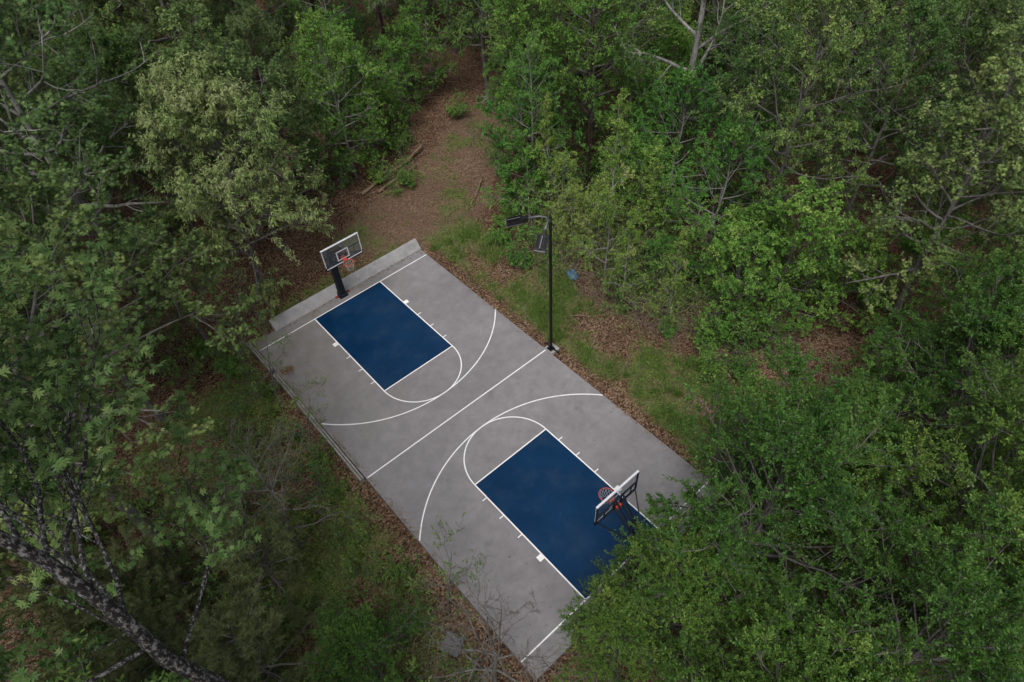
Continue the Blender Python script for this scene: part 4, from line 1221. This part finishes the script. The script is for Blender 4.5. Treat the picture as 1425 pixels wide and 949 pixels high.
for i_, (x_, y_) in enumerate(LOWS):
    plant(('shrub', 'shrub2', 'shrub')[i_ % 3], x_, y_, 'shrub', WORD[i_] + ' fresh green shrub from the camera under the right hand trees', 'shrub', 'green shrubs under the right hand trees', s=rl.uniform(.8, 1.25), rz=rl.uniform(0, 6))

# ------------------------------------------------------------------ undergrowth, brush
many('shrub2', [(-6.3, 7.4), (-7.4, 5.6), (-6.4, 4.2), (-7.9, 3.0), (-6.6, 1.2), (-8.6, 0.9), (-6.3, -1.5), (-7.0, -3.2), (-8.8, -3.2), (-6.2, -5.0), (-9.6, -5.6), (-7.2, -8.4)], 'shrub', 'shrub', 'shrubs pressing against the left side of the court',
     [f'{a} shrub from the far corner along the left side of the court' for a in ('first', 'second', 'third', 'fourth', 'fifth', 'sixth', 'seventh', 'eighth', 'ninth', 'tenth', 'eleventh', 'twelfth')], 0.5, 0.8, 12)
many('shrub2', [(-10.4, -2.6), (-11.6, -0.6), (-12.6, -3.2), (-13.8, -1.0), (-13.0, 1.6), (-14.6, 2.4), (-11.4, -5.2), (-9.2, -7.4), (-12.4, -6.2), (-15.2, 0.4), (-10.2, 1.4), (-11.0, 4.2)], 'shrub', 'shrub', 'shrubs under the huge old oak',
     [f'{a} shrub from the court among those under the huge old oak' for a in ('nearest', 'second', 'third', 'fourth', 'fifth', 'sixth', 'seventh', 'eighth', 'ninth', 'tenth', 'eleventh', 'farthest')], 0.8, 1.25, 14)
many('shrub3', [(-5.7, 8.3), (-5.6, 6.6), (-5.9, 5.3), (-5.7, 3.4), (-5.6, 1.9), (-5.9, 0.2), (-7.4, 4.4), (-7.2, 0.0), (-6.6, -2.4), (-8.0, -2.0), (-5.9, -3.9), (-7.6, -4.6)], 'weed_clump', 'plant', 'weed clumps left of the court',
     [f'{a} weed clump from the far corner along the left edge of the slab' for a in ('first', 'second', 'third', 'fourth', 'fifth', 'sixth', 'seventh', 'eighth', 'ninth', 'tenth', 'eleventh', 'twelfth')], 0.6, 1.0, 13)
many('brush', [(9.7, 1.2), (9.7, -0.7), (10.3, -2.4), (10.2, -3.9), (12.0, -7.2), (9.0, 2.9), (15.4, 12.8), (13.6, 15.6)], 'brush_pile', 'brush', 'heaps of dry sticks',
     ['dry stick heap below the yellow green saplings', 'dry stick heap right of the saplings, behind the grass strip', 'dry stick heap under the leaning fresh green maple', 'low dry stick heap nearest the near right grass',
      'dark stick heap in front of the dark gap on the right', 'stick heap under the blue plastic sheet', 'pale stick heap at the top right of the dirt path', 'white stick heap at the far end of the dirt path'], 0.7, 1.1, 3)
many('tangle', [(10.9, 1.5), (11.2, -0.4), (12.2, -1.0), (11.9, -3.5), (10.0, 4.2), (-7.0, 2.6), (-7.6, -7.0), (-4.9, -9.9)], 'bare_bush', 'bush', 'leafless bushes',
     ['leafless tangled bush between the saplings right of the lamp', 'leafless bush behind the dry stick heap on the right', 'leafless bush in front of the full green maple', 'leafless bush beside the leaning fresh green maple',
      'leafless bush at the foot of the tree behind the lamp pole', 'leafless bush between the left edging board and the weeds', 'leafless bush below the low green laurel at bottom left', 'leafless twigs beside the near left corner of the court'], 0.7, 1.1, 4)
many('greentangle', [(10.0, 1.6), (10.6, 0.6), (9.7, -1.8), (10.9, -3.4), (8.9, 3.5), (11.8, -5.6)], 'bush', 'bush', 'tangled bushes along the grass strip',
     ['tangled bush hugging the tallest sapling', 'tangled bush right behind the tallest sapling', 'tangled bush at the grass edge right of the saplings', 'tangled bush in front of the leaning fresh green maple', 'tangled bush right behind the lamp pole', 'tangled bush left of the dark hollow'], 0.7, 1.0, 25)
many('greentangle', [(11.4, 2.3), (12.4, 0.2), (12.5, -2.9), (9.6, 5.0)], 'bush', 'bush', 'half leafy tangled bushes',
     ['yellow green tangled bush behind the tallest sapling', 'yellow green tangled bush left of the full green maple', 'yellow green tangled bush right of the stick heaps', 'yellow green tangled bush behind the lamp head'], 0.8, 1.1, 5)
many('shrub', [(10.2, 0.2), (10.6, -1.6), (9.6, -4.6), (8.9, 4.0), (9.0, 7.6)], 'shrub', 'shrub', 'leafy shrubs behind the grass strip',
     ['leafy shrub at the foot of the tallest sapling', 'leafy shrub between two dry stick heaps on the right', 'leafy shrub right of the grass strip, beside the low dry stick heap', 'leafy shrub just behind the lamp pole', 'leafy shrub beside the birch, left of the lamp head'], 0.7, 1.0, 16)
many('shrub', [(7.3, 5.1), (8.0, 6.6), (9.2, -2.9), (8.6, -5.6), (9.4, -6.6), (7.4, 14.6), (9.6, 17.9), (6.6, 16.2)], 'shrub', 'shrub', 'leafy green shrubs',
     ['round green shrub in the grass left of the lamp pole', 'green shrub behind the round shrub, right of the dirt path', 'green shrub at the edge of the grass below the stick heaps', 'low green shrub in the grass beside the near right corner',
      'green shrub in front of the dark gap', 'small green shrub at the lower end of the fallen logs', 'yellow green shrub above the fallen logs', 'small green shrub below the white stemmed maple'], 0.6, 0.95, 6)

# ------------------------------------------------------------------ the woods around: one tree after another
KEEP = np.array([(372, 452), (400, 380), (385, 345), (470, 285), (550, 245), (590, 185), (615, 130), (695, 130), (690, 250), (650, 300), (680, 330), (715, 300), (770, 295), (790, 340), (800, 440), (850, 480), (905, 520), (985, 570), (1010, 620), (965, 660), (895, 690), (870, 790), (845, 850), (748, 960), (640, 920), (560, 850), (500, 680), (330, 470)])


HERO = [(np.array([(1120, 440), (1225, 430), (1235, 540), (1170, 585), (1090, 600), (1085, 540)]), 200), (np.array([(230, 200), (300, 140), (400, 150), (480, 230), (440, 300), (370, 340), (260, 330)]), 29), (np.array([(925, -20), (1000, -20), (985, 135), (940, 135)]), 30), (np.array([(470, 40), (510, 40), (510, 245), (485, 245)]), 37),
        (np.array([(-20, 700), (60, 700), (380, 949), (200, 949), (-20, 800)]), 14), (np.array([(270, 690), (400, 560), (440, 700), (440, 830), (290, 830)]), 25)]


def crosses_keep(x, y, Rd, H, cb=0.3, poly=None):
    pts = []
    for zz, k in ((cb, .7), (.6, 1.0), (.85, .75), (1.0, .2)):
        for a in range(8):
            pts.append((x + Rd * k * math.cos(a * .785), y + Rd * k * math.sin(a * .785), H * zz))
    u, v, z_ = pix(np.array(pts))
    return bool(inpoly(u, v, KEEP if poly is None else poly).any())


ZONES = [  # name, test on (u, v), kinds with weights
    ('upper left', lambda u, v: u < 480 and v < 230, [('pine', 3), ('pine2', 3), ('broad', 2), ('broad2', 2), ('maple', 1)]),
    ('left', lambda u, v: u < 420, [('oak2', 3), ('broad', 2), ('young_pine', 2), ('maple2', 1)]),
    ('top centre', lambda u, v: u < 800 and v < 330, [('maple', 3), ('maple2', 2), ('broad2', 3), ('pine', 2), ('broad', 2)]),
    ('upper right', lambda u, v: u >= 1180 and v < 260, [('broad', 3), ('broad2', 2), ('pine', 2), ('oak2', 1)]),
    ('right', lambda u, v: v < 480, [('maple', 3), ('maple2', 3), ('broad', 3), ('broad2', 2), ('oak2', 1)]),
    ('lower right', lambda u, v: u > 800, [('laurel', 2), ('laurel2', 3), ('oak2', 1)]),
    ('bottom left', lambda u, v: True, [('young_pine', 2), ('maple2', 1)]),
]
KIND = {'pine': ('pine_tree', 'pine with dark trunk'), 'pine2': ('pine_tree', 'round topped pine'), 'broad': ('broadleaf_tree', 'dull green broadleaf tree'), 'broad2': ('broadleaf_tree', 'pale stemmed narrow leaf tree'),
        'maple': ('maple_tree', 'fresh green maple'), 'maple2': ('maple_tree', 'bushy fresh green maple'), 'oak2': ('oak_tree', 'lobed leaf oak'), 'young_pine': ('pine_tree', 'brownish green young pine'),
        'laurel': ('laurel_tree', 'small leaved laurel tree'), 'laurel2': ('laurel_tree', 'round small leaved laurel tree')}
rf = random.Random(77)
cand = []
tries = 0
occ = [(p[0], p[1], max(1.2, min(p[2], 2.2))) for p in PLACED if p[3] > 4]
while tries < 9000 and len(cand) < 290:
    tries += 1
    x = rf.uniform(-32, 62); y = rf.uniform(-24, 78)
    u, v, zc = pix((x, y, 4.0))
    if zc < 2 or u < -160 or u > 1585 or v < -330 or v > 1150: continue
    if abs(x) < SX + 1.2 and abs(y) < SY + 1.2: continue
    if inpoly(x, y, PATH) or (4.5 < x < 13.2 and -9.5 < y < 8.5): continue
    dist = math.dist((x, y), CAM[:2])
    gap = 1.9 + 0.026 * dist
    if any((x - a) ** 2 + (y - b) ** 2 < (gap * 0.6 + r * 0.5) ** 2 for a, b, r in occ): continue
    zn = next(z for z in ZONES if z[1](u, v))
    keys = [k for k, w_ in zn[2] for _ in range(w_)]
    key = rf.choice(keys)
    s = rf.uniform(0.72, 1.12)
    if dist > 40: s *= 1.15
    Rd, H = PROTO[key][3] * s, PROTO[key][2] * s
    if zn[0] == 'bottom left': s *= 0.7
    if math.dist((x, y, H), CAM) < Rd + 5.5: continue
    if math.dist((x, y), CAM[:2]) < 6: continue
    if any(zc < dz_ and crosses_keep(x, y, Rd, H, poly=pl) for pl, dz_ in HERO): continue
    if crosses_keep(x, y, Rd, H):
        s *= 0.62; Rd *= 0.62; H *= 0.62
        if crosses_keep(x, y, Rd, H): continue
    if -14 < x < -4.8 and -9.5 < y < 10 and (H > 5 or rf.random() < .5): continue
    occ.append((x, y, min(Rd, 2.2)))
    cand.append((zn[0], key, x, y, s))
def dist_of(x, y): return math.dist((x, y), CAM[:2])


# label each by its place in the row of its own kind
ORD = ['', 'second', 'third', 'fourth', 'fifth', 'sixth', 'seventh', 'eighth', 'ninth', 'tenth', 'eleventh', 'twelfth', 'thirteenth', 'fourteenth', 'fifteenth', 'sixteenth', 'seventeenth', 'eighteenth', 'nineteenth', 'twentieth']
buckets = {}
ROWS = ['nearest row', 'second row', 'third row', 'fourth row', 'fifth row', 'sixth row', 'seventh row', 'eighth row', 'farthest row']
for c_ in cand:
    dist = math.dist(c_[2:4], CAM[:2])
    row = ROWS[min(len(ROWS) - 1, int(max(0, dist - 12) // 8))]
    buckets.setdefault((c_[0], row, c_[1]), []).append(c_)
for (zn, row, key), lst in buckets.items():
    lst.sort(key=lambda c_: pix((c_[2], c_[3], 5))[0])
    nm, desc = KIND[key]
    for i, (_, _, x, y, s) in enumerate(lst):
        if len(lst) == 1: lab = f'only {desc}, {row}, {zn} woods'
        elif i == 0: lab = f'leftmost {desc}, {row}, {zn} woods'
        elif i == len(lst) - 1: lab = f'rightmost {desc}, {row}, {zn} woods'
        else: lab = f'{ORD[i]} from left, {desc}, {row}, {zn} woods'
        plant(key, x, y, nm, lab, 'tree', f'{desc}s of the {zn} woods', s=s, rz=rf.uniform(0, 6.28), sz=s * (rf.uniform(1.05, 1.4) if key.startswith('maple') and dist_of(x, y) > 26 else rf.uniform(0.9, 1.15)))
print('fill trees', len(cand))
# undergrowth shrubs on the forest floor
nsh = 0; tries = 0; shr = []
while tries < 4000 and nsh < 150:
    tries += 1
    x = rf.uniform(-20, 40); y = rf.uniform(-18, 45)
    u, v, zc = pix((x, y, 0.5))
    if zc < 2 or u < -80 or u > 1500 or v < -60 or v > 1010: continue
    if abs(x) < SX + 1.4 and abs(y) < SY + 1.4: continue
    if inpoly(x, y, PATH) or (4.6 < x < 9.2 and -9 < y < 13) or (-6 < x < 5 and 9 < y < 13.5): continue
    if 11.2 < x < 16.5 and -11.2 < y < -6.3: continue
    if any((x - a) ** 2 + (y - b) ** 2 < 1.3 ** 2 for a, b, *_ in shr): continue
    key = 'shrub3' if x < -4 and y < 9 else rf.choice(('shrub', 'shrub2', 'shrub2'))
    shr.append((x, y, key)); nsh += 1
SH = {'shrub': 'low leafy green shrub', 'shrub2': 'tall dull green shrub', 'shrub3': 'low olive green weedy shrub'}
bk = {}
for x, y, key in shr:
    u, v, _ = pix((x, y, .5))
    col = 'left edge' if u < 285 else 'left half' if u < 570 else 'middle' if u < 855 else 'right half' if u < 1140 else 'right edge'
    rw = 'top' if v < 160 else 'upper' if v < 320 else 'centre' if v < 560 else 'lower' if v < 760 else 'bottom'
    bk.setdefault((key, col, rw), []).append((x, y))
for (key, col, rw), lst in bk.items():
    lst.sort(key=lambda p: pix((p[0], p[1], .5))[0])
    for i, (x, y) in enumerate(lst):
        if len(lst) == 1: pre = 'only'
        elif i == 0: pre = 'leftmost'
        elif i == len(lst) - 1: pre = 'rightmost'
        else: pre = ORD[i] + ' from left'
        lab = f'{pre} {SH[key]}, {rw} rows, {col}'
        plant(key, x, y, 'shrub', lab, 'shrub', f'{SH[key]}s under the trees', s=rf.uniform(.7, 1.25), rz=rf.uniform(0, 6.28))

# ------------------------------------------------------------------ grass, weeds, fallen leaves: what nobody could count
rng = np.random.default_rng(9)


def scatter(n, x0, x1, y0, y1, dens):
    x = rng.uniform(x0, x1, n); y = rng.uniform(y0, y1, n)
    ok = (rng.uniform(0, 1, n) < dens(x, y)) & ~((np.abs(x) < SX + .03) & (np.abs(y) < SY + .03))
    ok &= ~((y > 9.3) & (y < 9.93) & (x > -3.6) & (x < 4.8))
    return x[ok], y[ok]


x, y = scatter(60000, -20, 26, -18, 30, lambda x, y: np.clip(1.0 - 0.85 * grassness(x, y), 0.05, 1))
o = flat_leaves('leaf_litter', np.stack([x, y, gz(x, y) + 0.012], 1), 0.095, M['deadleaf'], 0.4)
tag(o, kind='stuff')
x, y = scatter(190000, -13, 11, -12, 13, lambda x, y: np.clip(grassness(x, y) * 1.5 - 0.45, 0, 1) * np.where(x > 0, 1.0, 0.35))
n = len(x)
P = np.stack([x, y, gz(x, y) - 0.01], 1)
lean_ = rng.normal(0, .5, (n, 3)); lean_[:, 2] = 1
v, q, ti = leaves(rng, P, unit(lean_), 'needle', 0.14, 0.10, np.clip(vnoise(x * 1.3, y * 1.3, 4, 3) * 0.8 + rng.normal(0, .17, n) + .05, 0, 1), 0.0, 1.0)
tag(link('grass', np_mesh('grass', v, q, M['blade'], ti)), kind='stuff')
x, y = scatter(34000, -15, 20, -14, 24, lambda x, y: np.clip(grassness(x, y) * 1.7 - 0.35, 0, 1) * np.where(x > 0, .5, 1.0) + 0.012)
n = len(x); k_ = 9
hgt = rng.uniform(.03, .38, (n, k_)) * np.where(x > 0, .5, 1.0)[:, None]
P = np.stack([x[:, None] + rng.normal(0, .13, (n, k_)), y[:, None] + rng.normal(0, .13, (n, k_)), gz(x, y)[:, None] + hgt], -1).reshape(-1, 3)
D = rng.normal(0, 1, P.shape); D[:, 2] *= .35
ct = np.repeat(vnoise(x * .7, y * .7, 14, 3) * .7 + .1, k_)
v, q, ti = leaves(rng, P, D, 'oval', 0.085, 0.55, np.clip(ct + rng.normal(0, .17, len(P)), 0, 1), 0.9, .4)
inslab = (np.abs(v[:, 0]) < SX) & (np.abs(v[:, 1]) < SY)
bad = inslab[q].any(1)
tag(link('weeds', np_mesh('weeds', v, q[~bad], M['weed'], ti[~bad])), kind='stuff')
# leaves blown onto the slab
x = np.concatenate([rng.uniform(-4.6, -1.5, 60), rng.uniform(2.2, 4.5, 40), rng.uniform(-4.4, -2.2, 50)]); y = np.concatenate([rng.uniform(-9.3, 9, 60), rng.uniform(-9.3, 9.2, 40), rng.uniform(-9.3, -6.0, 50)])
o = flat_leaves('slab_leaves', np.stack([x, y, np.full(len(x), .018)], 1), 0.06, M['deadleaf'], 0.3)
o.name = 'fallen_leaves'; tag(o, kind='stuff')
n = 1500
yy = rng.uniform(-9.45, 9.3, n); inw = np.abs(rng.normal(0, 0.10, n)) + 0.02
xx = np.where(rng.uniform(0, 1, n) < 0.6, -SX + inw, SX - inw)
kp = rng.uniform(0, 1, n) < np.clip(vnoise(yy * 0.9 + xx, xx * 0 + 3.3, 41, 2) * 2.2 - 0.75, 0.02, 1)
n2_ = 260
xe = rng.uniform(-3.3, 4.6, n2_); ye = 9.40 - np.abs(rng.normal(0, 0.14, n2_)) - 0.03
P = np.concatenate([np.stack([xx[kp], yy[kp], np.full(kp.sum(), .018)], 1), np.stack([xe, ye, np.full(n2_, .018)], 1)])
o = flat_leaves('fallen_leaves', P, 0.07, M['deadleaf'], 0.3); tag(o, kind='stuff')
tx_ = rng.uniform(4.8, 9.4, 700); ty_ = rng.uniform(-9.5, 9, 700)
kp = rng.uniform(0, 1, 700) < np.clip(grassness(tx_, ty_) * 1.3 - .35, 0, 1)
tx_, ty_ = tx_[kp], ty_[kp]; nb = 80; nt2 = len(tx_)
sp = rng.uniform(.06, .30, nt2)[:, None]
P = np.stack([tx_[:, None] + rng.normal(0, 1, (nt2, nb)) * sp, ty_[:, None] + rng.normal(0, 1, (nt2, nb)) * sp], -1)
P = np.concatenate([P, gz(P[..., 0], P[..., 1])[..., None]], -1).reshape(-1, 3)
P = P[(P[:, 0] > SX + .03)]
D = rng.normal(0, .42, P.shape); D[:, 2] = 1
v, q, ti = leaves(rng, P, unit(D), 'needle', 0.27, 0.07, np.clip(rng.normal(.5, .2, len(P)), 0, 1), 0.0, 1.0)
tag(link('grass_tufts', np_mesh('grass_tufts', v, q, M['tuft'], ti)), kind='stuff')

# fallen twigs
n = 2600
x, y = scatter(n, -16, 24, -14, 26, lambda x, y: np.where(inpoly(x, y, PATH), .25, .8) * np.where(np.abs(x) < 9, .6, 1.0))
n = len(x)
a_ = rng.uniform(0, 6.283, n)
P = grow(rng, np.stack([x, y, gz(x, y) + .03], 1), np.stack([np.cos(a_), np.sin(a_), rng.normal(0, .08, n)], 1), rng.uniform(.3, 1.5, n), 5, 0.0, 0.16)
P[..., 2] = np.maximum(P[..., 2], gz(P[..., 0], P[..., 1]) + .012)
ok = ~((np.abs(P[..., 0]) < SX + .02) & (np.abs(P[..., 1]) < 9.95)).any(1)
P = P[ok]
v, q = tubes(P, rng.uniform(.006, .018, len(P))[:, None] * np.linspace(1, .5, 5)[None], 4)
tag(link('fallen_twigs', np_mesh('fallen_twigs', v, q, M['stick'])), kind='stuff')
